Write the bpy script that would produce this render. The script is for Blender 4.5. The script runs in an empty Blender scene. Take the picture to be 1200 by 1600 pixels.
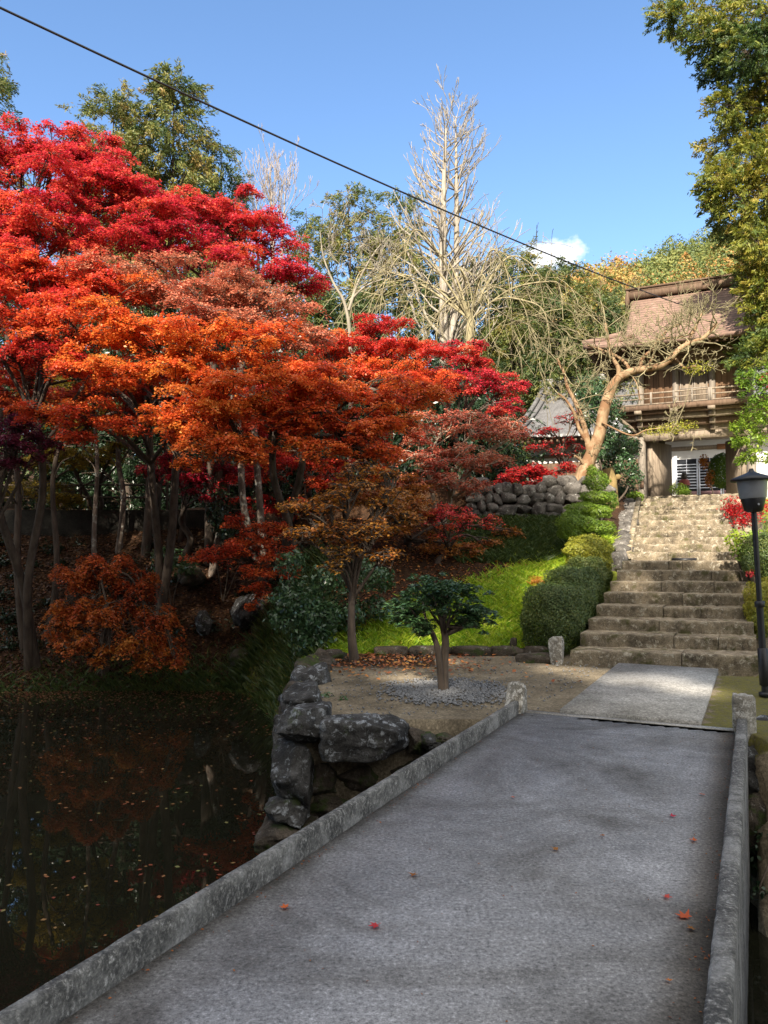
import bpy, math, random
import numpy as np
from mathutils import Vector, noise as mnoise

# ------------------------------------------------------------------ camera, sky, sun, exposure
SC = bpy.context.scene
COL = SC.collection
F = 1200.0
HORIZON = 866.0
PITCH = math.atan((HORIZON - 800) / F)
EYE = 1.6
cam_d = bpy.data.cameras.new('camera')
cam_d.sensor_fit = 'VERTICAL'
cam_d.sensor_height = 36.0
cam_d.sensor_width = 27.0
cam_d.lens = 36.0 * F / 1600.0
cam_d.clip_start = 0.05
cam_d.clip_end = 3000
cam = bpy.data.objects.new('camera', cam_d)
COL.objects.link(cam)
cam.location = (0, 0, EYE)
cam.rotation_euler = (math.pi / 2 + PITCH, 0, 0)
SC.camera = cam

SUN_EL = math.radians(34)
SUN_AZ = math.radians(17)            # to the left of straight behind the camera
SDIR = np.array([-math.sin(SUN_AZ) * math.cos(SUN_EL), -math.cos(SUN_AZ) * math.cos(SUN_EL), math.sin(SUN_EL)])
sun_d = bpy.data.lights.new('sun', 'SUN')
sun_d.energy = 5.0
sun_d.angle = math.radians(0.55)
sun_d.color = (1.0, 0.90, 0.76)
sun = bpy.data.objects.new('sun', sun_d)
COL.objects.link(sun)
sun.rotation_euler = Vector(SDIR).to_track_quat('Z', 'Y').to_euler()
sun.location = (-10, -30, 40)

SC.view_settings.view_transform = 'Standard'
SC.view_settings.look = 'None'
SC.view_settings.exposure = 1.45
SC.view_settings.gamma = 1.0
SC.cycles.max_bounces = 6
SC.cycles.diffuse_bounces = 3
SC.cycles.glossy_bounces = 3
SC.cycles.transmission_bounces = 4
SC.cycles.transparent_max_bounces = 4
SC.cycles.use_denoising = True

cp, sp = math.cos(PITCH), math.sin(PITCH)


def ray(px, py):
    u = (px - 600) / F
    v = (800 - py) / F
    return np.array([u, cp - v * sp, sp + v * cp])


def P(px, py, Y):
    d = ray(px, py)
    d = d * (Y / d[1])
    return np.array([d[0], d[1], d[2] + EYE])


def PZ(px, py, z):
    d = ray(px, py)
    d = d * ((z - EYE) / d[2])
    return np.array([d[0], d[1], z])


AX = math.radians(25.8)
DS = np.array([math.sin(AX), math.cos(AX), 0.0])
DT = np.array([math.cos(AX), -math.sin(AX), 0.0])


def ST(s, t, z=0.0):
    return DS * s + DT * t + np.array([0, 0, z])


world = bpy.data.worlds.new('World')
SC.world = world
world.use_nodes = True
wn, wl = world.node_tree.nodes, world.node_tree.links
wn.clear()
w_out = wn.new('ShaderNodeOutputWorld')
w_bg = wn.new('ShaderNodeBackground')
w_sky = wn.new('ShaderNodeTexSky')
w_sky.sky_type = 'NISHITA'
w_sky.sun_disc = False
w_sky.sun_elevation = SUN_EL
w_sky.sun_rotation = math.atan2(SDIR[0], SDIR[1])
w_sky.altitude = 200
w_sky.air_density = 1.0
w_sky.dust_density = 0.6
w_sky.ozone_density = 3.0
w_bg.inputs['Strength'].default_value = 0.112
# one small cumulus low over the ridge, fixed to a compass direction
tc = wn.new('ShaderNodeTexCoord')
cd = ray(856, 402)
cd = cd / np.linalg.norm(cd)


def wmath(op, a, b=None):
    n = wn.new('ShaderNodeVectorMath')
    n.operation = op
    wl.new(a, n.inputs[0])
    if b is not None:
        if isinstance(b, tuple):
            n.inputs[1].default_value = b
        else:
            wl.new(b, n.inputs[1])
    return n


FILL_CLOUD = 6.0
c1 = wmath('SUBTRACT', tc.outputs['Generated'], tuple(cd))
c2 = wmath('MULTIPLY', c1.outputs[0], (1 / .050, 1 / .050, 1 / .022))
c3 = wmath('LENGTH', c2.outputs[0])
cn = wn.new('ShaderNodeTexNoise')
cn.inputs['Scale'].default_value = 46
cn.inputs['Detail'].default_value = 7
cn.inputs['Roughness'].default_value = .6
wl.new(tc.outputs['Generated'], cn.inputs['Vector'])
ca = wn.new('ShaderNodeMath')
ca.operation = 'MULTIPLY_ADD'
wl.new(cn.outputs['Fac'], ca.inputs[0])
ca.inputs[1].default_value = 1.5
wl.new(c3.outputs['Value'], ca.inputs[2])
cr = wn.new('ShaderNodeMapRange')
cr.inputs['From Min'].default_value = 1.75
cr.inputs['From Max'].default_value = 1.2
wl.new(ca.outputs[0], cr.inputs['Value'])
cm = wn.new('ShaderNodeMixRGB')
wl.new(cr.outputs[0], cm.inputs['Fac'])
hs_ = wn.new('ShaderNodeHueSaturation')
hs_.inputs['Saturation'].default_value = 1.06
wl.new(w_sky.outputs[0], hs_.inputs['Color'])
wl.new(hs_.outputs[0], cm.inputs[1])
cm.inputs[2].default_value = (5.2, 5.3, 5.6, 1)
# unseen broken cloud added behind the camera as neutral fill light
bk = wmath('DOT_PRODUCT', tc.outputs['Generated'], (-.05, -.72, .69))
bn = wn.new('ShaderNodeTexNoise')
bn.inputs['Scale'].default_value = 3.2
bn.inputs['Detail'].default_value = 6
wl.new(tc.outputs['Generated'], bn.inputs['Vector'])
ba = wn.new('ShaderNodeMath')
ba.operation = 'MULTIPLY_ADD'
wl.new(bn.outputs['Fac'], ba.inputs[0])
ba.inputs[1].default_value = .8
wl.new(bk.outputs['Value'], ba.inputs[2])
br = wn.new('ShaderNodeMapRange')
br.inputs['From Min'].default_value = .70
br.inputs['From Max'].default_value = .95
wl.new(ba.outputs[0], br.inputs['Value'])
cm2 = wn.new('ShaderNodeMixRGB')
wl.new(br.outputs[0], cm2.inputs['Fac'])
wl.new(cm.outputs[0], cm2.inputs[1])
cm2.inputs[2].default_value = (FILL_CLOUD, FILL_CLOUD * .97, FILL_CLOUD * .93, 1)
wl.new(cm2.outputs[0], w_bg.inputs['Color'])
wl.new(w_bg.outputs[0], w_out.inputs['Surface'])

# ------------------------------------------------------------------ helpers
RNG = np.random.default_rng(7)
random.seed(7)


def tag(o, label, cat, group=None):
    o['label'] = label
    o['category'] = cat
    if group:
        o['group'] = group
    return o


def empty(name, loc, label, cat, group=None):
    o = bpy.data.objects.new(name, None)
    COL.objects.link(o)
    o.location = tuple(float(v) for v in loc)
    o.empty_display_size = .2
    return tag(o, label, cat, group)


def structure(o, kind='structure'):
    o['kind'] = kind
    return o


class MB:
    """collects vertices and faces and links them as ONE mesh object"""

    def __init__(self):
        self.v, self.f, self.n, self.tint = [], [], 0, []

    def add(self, verts, faces, tint=None):
        verts = np.asarray(verts, float).reshape(-1, 3)
        if isinstance(faces, np.ndarray):
            self.f.append(faces.astype(np.int64) + self.n)
            k = len(faces)
        else:
            k = len(faces)
            for fc in faces:
                self.f.append(np.asarray([fc], np.int64) + self.n)
        if tint is None:
            tint = np.zeros(k)
        self.tint.append(np.broadcast_to(np.asarray(tint, float), (k,)))
        self.v.append(verts)
        self.n += len(verts)
        return self

    def build(self, name, mat, parent=None, smooth=False):
        me = bpy.data.meshes.new(name)
        v = np.concatenate(self.v) if self.v else np.zeros((0, 3))
        if parent is not None:
            v = v - np.array(parent_origin(parent))
        me.vertices.add(len(v))
        me.vertices.foreach_set('co', v.astype(np.float32).ravel())
        loops = np.concatenate([a.ravel() for a in self.f])
        tot = np.concatenate([np.full(len(a), a.shape[1]) for a in self.f])
        start = np.concatenate([[0], np.cumsum(tot)[:-1]])
        me.loops.add(len(loops))
        me.loops.foreach_set('vertex_index', loops.astype(np.int32))
        me.polygons.add(len(tot))
        me.polygons.foreach_set('loop_start', start.astype(np.int32))
        if smooth:
            me.polygons.foreach_set('use_smooth', np.ones(len(tot), bool))
        t = np.concatenate(self.tint)
        if t.any():
            at = me.attributes.new('tint', 'FLOAT', 'FACE')
            at.data.foreach_set('value', t.astype(np.float32))
        me.update(calc_edges=True)
        me.validate()
        me.materials.append(mat)
        o = bpy.data.objects.new(name, me)
        COL.objects.link(o)
        if parent is not None:
            o.parent = parent
        return o

    # ---- shapes
    def box(self, o, ax, ay, az):
        """corner o and three edge vectors"""
        o, ax, ay, az = [np.asarray(q, float) for q in (o, ax, ay, az)]
        v = [o, o + ax, o + ax + ay, o + ay, o + az, o + ax + az, o + ax + ay + az, o + ay + az]
        fs = np.array([[0, 3, 2, 1], [4, 5, 6, 7], [0, 1, 5, 4], [1, 2, 6, 5], [2, 3, 7, 6], [3, 0, 4, 7]])
        return self.add(v, fs)

    def hbx(self, o, ax, ay, az):
        return self.box(o, np.asarray(ax) * 1.2, np.asarray(ay) * 1.2, np.asarray(az) * 1.2)

    def stbox(self, s0, s1, t0, t1, z0, z1):
        return self.box(ST(s0, t0, z0), DT * (t1 - t0), DS * (s1 - s0), (0, 0, z1 - z0))

    def tube(self, pts, rad, n=8, cap=True, tint=0.0):
        pts = np.asarray(pts, float)
        m = len(pts)
        rad = np.broadcast_to(np.asarray(rad, float), (m,))
        tg = np.gradient(pts, axis=0)
        tg /= np.linalg.norm(tg, axis=1)[:, None] + 1e-9
        ref = np.array([0.31, 0.17, 0.93]) if abs(tg[0][2]) < .9 else np.array([1., 0.2, 0])
        u = np.cross(tg[0], ref)
        u /= np.linalg.norm(u)
        ang = np.arange(n) * 2 * math.pi / n
        ring = []
        for i in range(m):
            u = u - tg[i] * np.dot(u, tg[i])
            u /= np.linalg.norm(u) + 1e-9
            w = np.cross(tg[i], u)
            ring.append(pts[i] + rad[i] * (np.cos(ang)[:, None] * u + np.sin(ang)[:, None] * w))
        v = np.concatenate(ring)
        i, j = np.meshgrid(np.arange(m - 1), np.arange(n), indexing='ij')
        a = (i * n + j).ravel()
        b = (i * n + (j + 1) % n).ravel()
        fq = np.stack([a, b, b + n, a + n], 1)
        self.add(v, fq, tint)
        if cap:
            self.add(ring[0][::-1], np.arange(n)[None, :], tint)
            self.add(ring[-1], np.arange(n)[None, :], tint)
        return self

    def sticks(self, A, B, ra, rb, n=3):
        A, B = np.asarray(A, float).reshape(-1, 3), np.asarray(B, float).reshape(-1, 3)
        k = len(A)
        if not k:
            return self
        ra = np.broadcast_to(ra, (k,))
        rb = np.broadcast_to(rb, (k,))
        d = B - A
        d /= np.linalg.norm(d, axis=1)[:, None] + 1e-9
        ref = np.where(np.abs(d[:, 2:3]) < .9, np.array([[0, 0, 1.]]), np.array([[1., 0, 0]]))
        u = np.cross(d, ref)
        u /= np.linalg.norm(u, axis=1)[:, None] + 1e-9
        w = np.cross(d, u)
        v = np.zeros((k, 2 * n, 3))
        for j in range(n):
            a = 2 * math.pi * j / n
            e = math.cos(a) * u + math.sin(a) * w
            v[:, j] = A + e * ra[:, None]
            v[:, n + j] = B + e * rb[:, None]
        base = (np.arange(k) * 2 * n)[:, None]
        for j in range(n):
            q = np.array([[j, (j + 1) % n, n + (j + 1) % n, n + j]]) + base
            self.f.append(q + self.n)
            self.tint.append(np.zeros(k))
        self.v.append(v.reshape(-1, 3))
        self.n += k * 2 * n
        return self

    def leaves(self, pos, nrm, dirs, size, aspect=.6, tint=None, fold=0.0):
        """kite-shaped leaves lying across nrm and pointing along dirs"""
        pos = np.asarray(pos, float)
        k = len(pos)
        if not k:
            return self
        nrm = nrm / (np.linalg.norm(nrm, axis=1)[:, None] + 1e-9)
        d = dirs - nrm * np.sum(dirs * nrm, 1)[:, None]
        d /= np.linalg.norm(d, axis=1)[:, None] + 1e-9
        w = np.cross(nrm, d)
        size = np.broadcast_to(np.asarray(size, float), (k,))[:, None]
        v = np.zeros((k, 4, 3))
        v[:, 0] = pos - d * size * .5
        v[:, 1] = pos - d * size * .02 + w * size * aspect * .5 + nrm * size * fold
        v[:, 2] = pos + d * size * .5
        v[:, 3] = pos - d * size * .02 - w * size * aspect * .5 + nrm * size * fold
        fq = np.arange(k * 4).reshape(k, 4)
        return self.add(v.reshape(-1, 3), fq, np.zeros(k) + .001 if tint is None else np.clip(tint, .001, 1))


def parent_origin(p):
    o = np.array(p.location)
    while p.parent is not None:
        p = p.parent
        o = o + np.array(p.location)
    return o


def unit(v):
    v = np.asarray(v, float)
    return v / (np.linalg.norm(v, axis=-1, keepdims=True) + 1e-9)


def rnd3(rng, n):
    return unit(rng.normal(size=(n, 3)))


def bez(pts, m=12):
    """smooth curve through points (Catmull-Rom)"""
    p = np.asarray(pts, float)
    p = np.vstack([2 * p[0] - p[1], p, 2 * p[-1] - p[-2]])
    out = []
    for i in range(1, len(p) - 2):
        for t in np.linspace(0, 1, m, endpoint=False):
            a, b, c, d = p[i - 1], p[i], p[i + 1], p[i + 2]
            out.append(.5 * ((2 * b) + (-a + c) * t + (2 * a - 5 * b + 4 * c - d) * t * t + (-a + 3 * b - 3 * c + d) * t ** 3))
    out.append(p[-2])
    return np.array(out)


# ------------------------------------------------------------------ materials
def new_mat(name):
    m = bpy.data.materials.new(name)
    m.use_nodes = True
    return m, m.node_tree.nodes, m.node_tree.links, m.node_tree.nodes['Principled BSDF']


def ramp(nodes, stops, interp='LINEAR'):
    r = nodes.new('ShaderNodeValToRGB')
    r.color_ramp.interpolation = interp
    e = r.color_ramp.elements
    while len(e) < len(stops):
        e.new(0.5)
    for i, (p, c) in enumerate(stops):
        e[i].position = p
        e[i].color = (c[0], c[1], c[2], 1)
    return r


def tex_noise(nodes, links, vec, scale, detail=6, rough=.6, dist=0.0):
    n = nodes.new('ShaderNodeTexNoise')
    n.inputs['Scale'].default_value = scale
    n.inputs['Detail'].default_value = detail
    n.inputs['Roughness'].default_value = rough
    n.inputs['Distortion'].default_value = dist
    if vec is not None:
        links.new(vec, n.inputs['Vector'])
    return n


def mixc(nodes, links, fac, a, b, mode='MIX'):
    m = nodes.new('ShaderNodeMixRGB')
    m.blend_type = mode
    for sock, val in ((m.inputs['Fac'], fac), (m.inputs[1], a), (m.inputs[2], b)):
        if hasattr(val, 'is_linked') or hasattr(val, 'links'):
            links.new(val, sock)
        elif isinstance(val, tuple):
            sock.default_value = (val[0], val[1], val[2], 1)
        else:
            sock.default_value = val
    return m


def leaf_mat(name, stops, trans=.4, rough=.42, patch=1.3, patch_amt=.42, spec=.45):
    """stops: colours from tint 0 to 1; a slow noise shifts the tint so that clumps of leaves differ"""
    m, N, L, b = new_mat(name)
    at = N.new('ShaderNodeAttribute')
    at.attribute_name = 'tint'
    geo = N.new('ShaderNodeNewGeometry')
    nz = tex_noise(N, L, geo.outputs['Position'], patch, 3, .5)
    ad = N.new('ShaderNodeMath')
    ad.operation = 'MULTIPLY_ADD'
    L.new(nz.outputs['Fac'], ad.inputs[0])
    ad.inputs[1].default_value = patch_amt * 2
    ad.inputs[2].default_value = -patch_amt
    sm_ = N.new('ShaderNodeMath')
    sm_.operation = 'ADD'
    sm_.use_clamp = True
    L.new(ad.outputs[0], sm_.inputs[0])
    L.new(at.outputs['Fac'], sm_.inputs[1])
    rp = ramp(N, [(i / (len(stops) - 1), c) for i, c in enumerate(stops)])
    L.new(sm_.outputs[0], rp.inputs[0])
    L.new(rp.outputs[0], b.inputs['Base Color'])
    b.inputs['Roughness'].default_value = rough
    b.inputs['Specular IOR Level'].default_value = spec
    tr = N.new('ShaderNodeBsdfTranslucent')
    L.new(rp.outputs[0], tr.inputs['Color'])
    mx = N.new('ShaderNodeMixShader')
    mx.inputs[0].default_value = trans
    L.new(b.outputs[0], mx.inputs[1])
    L.new(tr.outputs[0], mx.inputs[2])
    L.new(mx.outputs[0], N['Material Output'].inputs['Surface'])
    return m


def bump(N, L, b, height, strength, dist):
    bp = N.new('ShaderNodeBump')
    bp.inputs['Strength'].default_value = strength
    bp.inputs['Distance'].default_value = dist
    L.new(height, bp.inputs['Height'])
    L.new(bp.outputs[0], b.inputs['Normal'])
    return bp


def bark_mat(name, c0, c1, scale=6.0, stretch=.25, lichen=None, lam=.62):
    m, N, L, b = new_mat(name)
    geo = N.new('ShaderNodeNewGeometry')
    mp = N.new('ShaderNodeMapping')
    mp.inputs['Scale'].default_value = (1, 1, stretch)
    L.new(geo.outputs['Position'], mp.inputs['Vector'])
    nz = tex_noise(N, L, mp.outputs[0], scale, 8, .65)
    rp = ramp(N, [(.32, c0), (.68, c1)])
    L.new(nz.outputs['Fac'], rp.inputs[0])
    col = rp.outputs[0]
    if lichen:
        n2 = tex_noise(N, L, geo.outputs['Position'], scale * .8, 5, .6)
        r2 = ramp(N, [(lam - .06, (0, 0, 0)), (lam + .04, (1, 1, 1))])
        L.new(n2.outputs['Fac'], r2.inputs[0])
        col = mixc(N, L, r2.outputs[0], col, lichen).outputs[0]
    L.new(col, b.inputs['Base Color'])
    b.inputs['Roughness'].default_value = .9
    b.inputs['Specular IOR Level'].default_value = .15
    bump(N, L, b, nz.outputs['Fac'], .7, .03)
    return m


def stone_mat(name, dark, mid, light, scale=3.0, lichen=(.52, .55, .56), lam=.56, moss=None, mlim=.6, bstr=.8, bdist=.04):
    m, N, L, b = new_mat(name)
    geo = N.new('ShaderNodeNewGeometry')
    pos = geo.outputs['Position']
    n1 = tex_noise(N, L, pos, scale, 9, .68)
    rp = ramp(N, [(.30, dark), (.5, mid), (.72, light)])
    L.new(n1.outputs['Fac'], rp.inputs[0])
    n2 = tex_noise(N, L, pos, scale * 2.7, 8, .72, .4)
    r2 = ramp(N, [(lam - .03, (0, 0, 0)), (lam + .05, (1, 1, 1))])
    L.new(n2.outputs['Fac'], r2.inputs[0])
    c = mixc(N, L, r2.outputs[0], rp.outputs[0], lichen).outputs[0]
    n3 = tex_noise(N, L, pos, scale * 14, 4, .7)
    r3 = ramp(N, [(.35, (.45, .45, .45)), (.65, (1.15, 1.15, 1.15))])
    L.new(n3.outputs['Fac'], r3.inputs[0])
    c = mixc(N, L, .8, c, r3.outputs[0], 'MULTIPLY').outputs[0]
    if moss:
        n4 = tex_noise(N, L, pos, scale * .9, 6, .7)
        r4 = ramp(N, [(mlim - .04, (0, 0, 0)), (mlim + .06, (1, 1, 1))])
        L.new(n4.outputs['Fac'], r4.inputs[0])
        c = mixc(N, L, r4.outputs[0], c, moss).outputs[0]
    L.new(c, b.inputs['Base Color'])
    b.inputs['Roughness'].default_value = .92
    b.inputs['Specular IOR Level'].default_value = .2
    mxh = N.new('ShaderNodeMath')
    mxh.operation = 'MULTIPLY_ADD'
    L.new(n3.outputs['Fac'], mxh.inputs[0])
    mxh.inputs[1].default_value = .25
    L.new(n1.outputs['Fac'], mxh.inputs[2])
    bump(N, L, b, mxh.outputs[0], bstr, bdist)
    return m


def plain(name, c, rough=.6, var=.25, scale=5, metal=0.0, spec=.4, bstr=.2):
    m, N, L, b = new_mat(name)
    geo = N.new('ShaderNodeNewGeometry')
    nz = tex_noise(N, L, geo.outputs['Position'], scale, 7, .65)
    rp = ramp(N, [(.3, tuple(q * (1 - var) for q in c)), (.7, tuple(min(q * (1 + var), .95) for q in c))])
    L.new(nz.outputs['Fac'], rp.inputs[0])
    L.new(rp.outputs[0], b.inputs['Base Color'])
    b.inputs['Roughness'].default_value = rough
    b.inputs['Metallic'].default_value = metal
    b.inputs['Specular IOR Level'].default_value = spec
    bump(N, L, b, nz.outputs['Fac'], bstr, .01)
    return m


def wood_mat(name, c0, c1, plank=0.0, along=None):
    """weathered timber: grain runs up (z); plank > 0 draws board joints across the facade direction"""
    m, N, L, b = new_mat(name)
    geo = N.new('ShaderNodeNewGeometry')
    rot = N.new('ShaderNodeMapping')
    rot.vector_type = 'POINT'
    rot.inputs['Rotation'].default_value = (0, 0, AX)
    L.new(geo.outputs['Position'], rot.inputs['Vector'])
    mp = N.new('ShaderNodeMapping')
    mp.inputs['Scale'].default_value = (9, 9, .7) if along is None else along
    L.new(rot.outputs[0], mp.inputs['Vector'])
    nz = tex_noise(N, L, mp.outputs[0], 2.2, 8, .7, .5)
    rp = ramp(N, [(.3, c0), (.7, c1)])
    L.new(nz.outputs['Fac'], rp.inputs[0])
    c = rp.outputs[0]
    h = nz.outputs['Fac']
    if plank:
        sx = N.new('ShaderNodeSeparateXYZ')
        L.new(rot.outputs[0], sx.inputs[0])
        dv = N.new('ShaderNodeMath')
        dv.operation = 'DIVIDE'
        L.new(sx.outputs[0], dv.inputs[0])
        dv.inputs[1].default_value = plank
        fr = N.new('ShaderNodeMath')
        fr.operation = 'FRACT'
        L.new(dv.outputs[0], fr.inputs[0])
        r2 = ramp(N, [(0, (.25, .25, .25)), (.09, (1, 1, 1)), (.93, (1, 1, 1)), (1, (.25, .25, .25))])
        L.new(fr.outputs[0], r2.inputs[0])
        c = mixc(N, L, 1.0, c, r2.outputs[0], 'MULTIPLY').outputs[0]
        fl = N.new('ShaderNodeMath')
        fl.operation = 'FLOOR'
        L.new(dv.outputs[0], fl.inputs[0])
        wn_ = N.new('ShaderNodeTexWhiteNoise')
        wn_.noise_dimensions = '1D'
        L.new(fl.outputs[0], wn_.inputs['W'])
        r3 = ramp(N, [(0, (.72, .72, .72)), (1, (1.15, 1.12, 1.08))])
        L.new(wn_.outputs['Value'], r3.inputs[0])
        c = mixc(N, L, 1.0, c, r3.outputs[0], 'MULTIPLY').outputs[0]
    L.new(c, b.inputs['Base Color'])
    b.inputs['Roughness'].default_value = .8
    b.inputs['Specular IOR Level'].default_value = .2
    bump(N, L, b, h, .4, .01)
    return m


# ---- concrete with its dark speckles and stains
def concrete_mat(name, c_dark, c_mid, c_light, speck=60, stain=.6, edge=None):
    m, N, L, b = new_mat(name)
    geo = N.new('ShaderNodeNewGeometry')
    pos = geo.outputs['Position']
    nbig = tex_noise(N, L, pos, 1.1, 6, .6, .3)
    nmid = tex_noise(N, L, pos, 9, 7, .7)
    nfine = tex_noise(N, L, pos, speck, 4, .75)
    nfine2 = tex_noise(N, L, pos, speck * 3.1, 2, .6)
    r1 = ramp(N, [(.3, c_dark), (.5, c_mid), (.72, c_light)])
    ad = N.new('ShaderNodeMath')
    ad.operation = 'MULTIPLY_ADD'
    L.new(nmid.outputs['Fac'], ad.inputs[0])
    ad.inputs[1].default_value = .5
    ad2 = N.new('ShaderNodeMath')
    ad2.operation = 'MULTIPLY'
    L.new(nbig.outputs['Fac'], ad2.inputs[0])
    ad2.inputs[1].default_value = .5
    L.new(ad2.outputs[0], ad.inputs[2])
    L.new(ad.outputs[0], r1.inputs[0])
    r2 = ramp(N, [(.34, (.35, .35, .36)), (.46, (.82, .82, .82)), (.57, (1.08, 1.08, 1.08)), (.68, (1.8, 1.8, 1.82))])
    L.new(nfine.outputs['Fac'], r2.inputs[0])
    c = mixc(N, L, .95, r1.outputs[0], r2.outputs[0], 'MULTIPLY').outputs[0]
    r3 = ramp(N, [(.33, (.5, .5, .5)), (.5, (1, 1, 1)), (.72, (1.45, 1.45, 1.45))])
    L.new(nfine2.outputs['Fac'], r3.inputs[0])
    c = mixc(N, L, .45, c, r3.outputs[0], 'MULTIPLY').outputs[0]
    nst = tex_noise(N, L, pos, .8, 8, .62, .8)
    r4 = ramp(N, [(.36, (.42, .40, .36)), (.48, (.85, .84, .82)), (.56, (1, 1, 1)), (.68, (1.3, 1.3, 1.3))])
    L.new(nst.outputs['Fac'], r4.inputs[0])
    c = mixc(N, L, stain, c, r4.outputs[0], 'MULTIPLY').outputs[0]
    if edge:                       # drawn-out trowel and water marks across the deck, and hairline cracks
        mps = N.new('ShaderNodeMapping')
        mps.inputs['Rotation'].default_value = (0, 0, AX)
        L.new(pos, mps.inputs['Vector'])
        mp2 = N.new('ShaderNodeMapping')
        mp2.inputs['Scale'].default_value = (1.1, 9, 1)
        L.new(mps.outputs[0], mp2.inputs['Vector'])
        nstr = tex_noise(N, L, mp2.outputs[0], 1.3, 7, .65, .4)
        rs_ = ramp(N, [(.36, (.66, .66, .66)), (.5, (1, 1, 1)), (.66, (1.4, 1.4, 1.4))])
        L.new(nstr.outputs['Fac'], rs_.inputs[0])
        sdot = N.new('ShaderNodeVectorMath')
        sdot.operation = 'DOT_PRODUCT'
        sdot.inputs[1].default_value = tuple(DS)
        L.new(pos, sdot.inputs[0])
        smr = N.new('ShaderNodeMapRange')
        smr.inputs['From Min'].default_value = 5.6
        smr.inputs['From Max'].default_value = 7.4
        smr.inputs['To Max'].default_value = .55
        L.new(sdot.outputs['Value'], smr.inputs['Value'])
        c = mixc(N, L, smr.outputs[0], c, rs_.outputs[0], 'MULTIPLY').outputs[0]
    if edge:                       # dirt and moss that gathers beside the kerbs: a stripe along two lines of the bridge
        sx = N.new('ShaderNodeVectorMath')
        sx.operation = 'DOT_PRODUCT'
        sx.inputs[1].default_value = tuple(DT)
        L.new(pos, sx.inputs[0])
        wob = N.new('ShaderNodeMath')
        wob.operation = 'MULTIPLY_ADD'
        L.new(nmid.outputs['Fac'], wob.inputs[0])
        wob.inputs[1].default_value = .16
        L.new(sx.outputs['Value'], wob.inputs[2])
        mr = N.new('ShaderNodeMapRange')
        mr.inputs['From Min'].default_value = edge[0]
        mr.inputs['From Max'].default_value = edge[1]
        L.new(wob.outputs[0], mr.inputs['Value'])
        r5 = ramp(N, [(0, (.34, .30, .25)), (.045, (.62, .58, .52)), (.10, (1, 1, 1)), (.90, (1, 1, 1)), (.955, (.6, .55, .48)), (1, (.30, .27, .22))])
        L.new(mr.outputs[0], r5.inputs[0])
        c = mixc(N, L, .9, c, r5.outputs[0], 'MULTIPLY').outputs[0]
    L.new(c, b.inputs['Base Color'])
    b.inputs['Roughness'].default_value = .85
    b.inputs['Specular IOR Level'].default_value = .3
    hs = N.new('ShaderNodeMath')
    hs.operation = 'MULTIPLY_ADD'
    L.new(nfine.outputs['Fac'], hs.inputs[0])
    hs.inputs[1].default_value = .6
    L.new(nmid.outputs['Fac'], hs.inputs[2])
    bump(N, L, b, hs.outputs[0], .3, .006)
    return m


M = {}
M['deck'] = concrete_mat('deck_concrete', (.15, .148, .145), (.27, .265, .26), (.42, .415, .41), 55, .85, edge=(-2.20, -.10))
M['slab'] = concrete_mat('slab_concrete', (.20, .195, .18), (.33, .32, .295), (.44, .425, .40), 45, .6)
# parapet: pale lichen over black weathering, streaked downwards
m, N, L, b = new_mat('parapet_concrete')
geo = N.new('ShaderNodeNewGeometry')
mp = N.new('ShaderNodeMapping')
mp.inputs['Scale'].default_value = (1, 1, .7)
L.new(geo.outputs['Position'], mp.inputs['Vector'])
n1 = tex_noise(N, L, mp.outputs[0], 38, 10, .82, .4)
r1 = ramp(N, [(.42, (.014, .013, .012)), (.50, (.06, .057, .05)), (.56, (.19, .18, .16)), (.64, (.50, .49, .46))])
L.new(n1.outputs['Fac'], r1.inputs[0])
n2 = tex_noise(N, L, geo.outputs['Position'], 70, 4, .7)
r2 = ramp(N, [(.35, (.35, .35, .35)), (.6, (1.2, 1.2, 1.2))])
L.new(n2.outputs['Fac'], r2.inputs[0])
c = mixc(N, L, .8, r1.outputs[0], r2.outputs[0], 'MULTIPLY').outputs[0]
nlo = tex_noise(N, L, geo.outputs['Position'], 3.5, 6, .65)
rlo = ramp(N, [(.40, (.10, .098, .09)), (.52, (.17, .165, .15)), (.62, (.24, .235, .22))])
L.new(nlo.outputs['Fac'], rlo.inputs[0])
rmix = ramp(N, [(.42, (.25, .25, .25)), (.60, (.8, .8, .8))])
L.new(nlo.outputs['Fac'], rmix.inputs[0])
c = mixc(N, L, rmix.outputs[0], c, rlo.outputs[0]).outputs[0]
c = mixc(N, L, .6, c, r2.outputs[0], 'MULTIPLY').outputs[0]
L.new(c, b.inputs['Base Color'])
b.inputs['Roughness'].default_value = .9
bump(N, L, b, n1.outputs['Fac'], .5, .008)
M['parapet'] = m
M['rock'] = stone_mat('lichen_rock', (.018, .017, .016), (.055, .053, .05), (.13, .128, .125), 4.2, (.27, .285, .295), .57, (.04, .055, .015), .62, 1.0, .05)
M['rock_brown'] = stone_mat('brown_rock', (.022, .018, .013), (.07, .056, .042), (.14, .115, .09), 4.5, (.26, .25, .23), .62, (.035, .05, .013), .55, 1.0, .05)
M['step'] = stone_mat('step_stone', (.040, .033, .024), (.19, .155, .108), (.35, .29, .20), 4.2, (.38, .345, .27), .57, (.075, .07, .03), .58, 1.0, .05)
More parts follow.
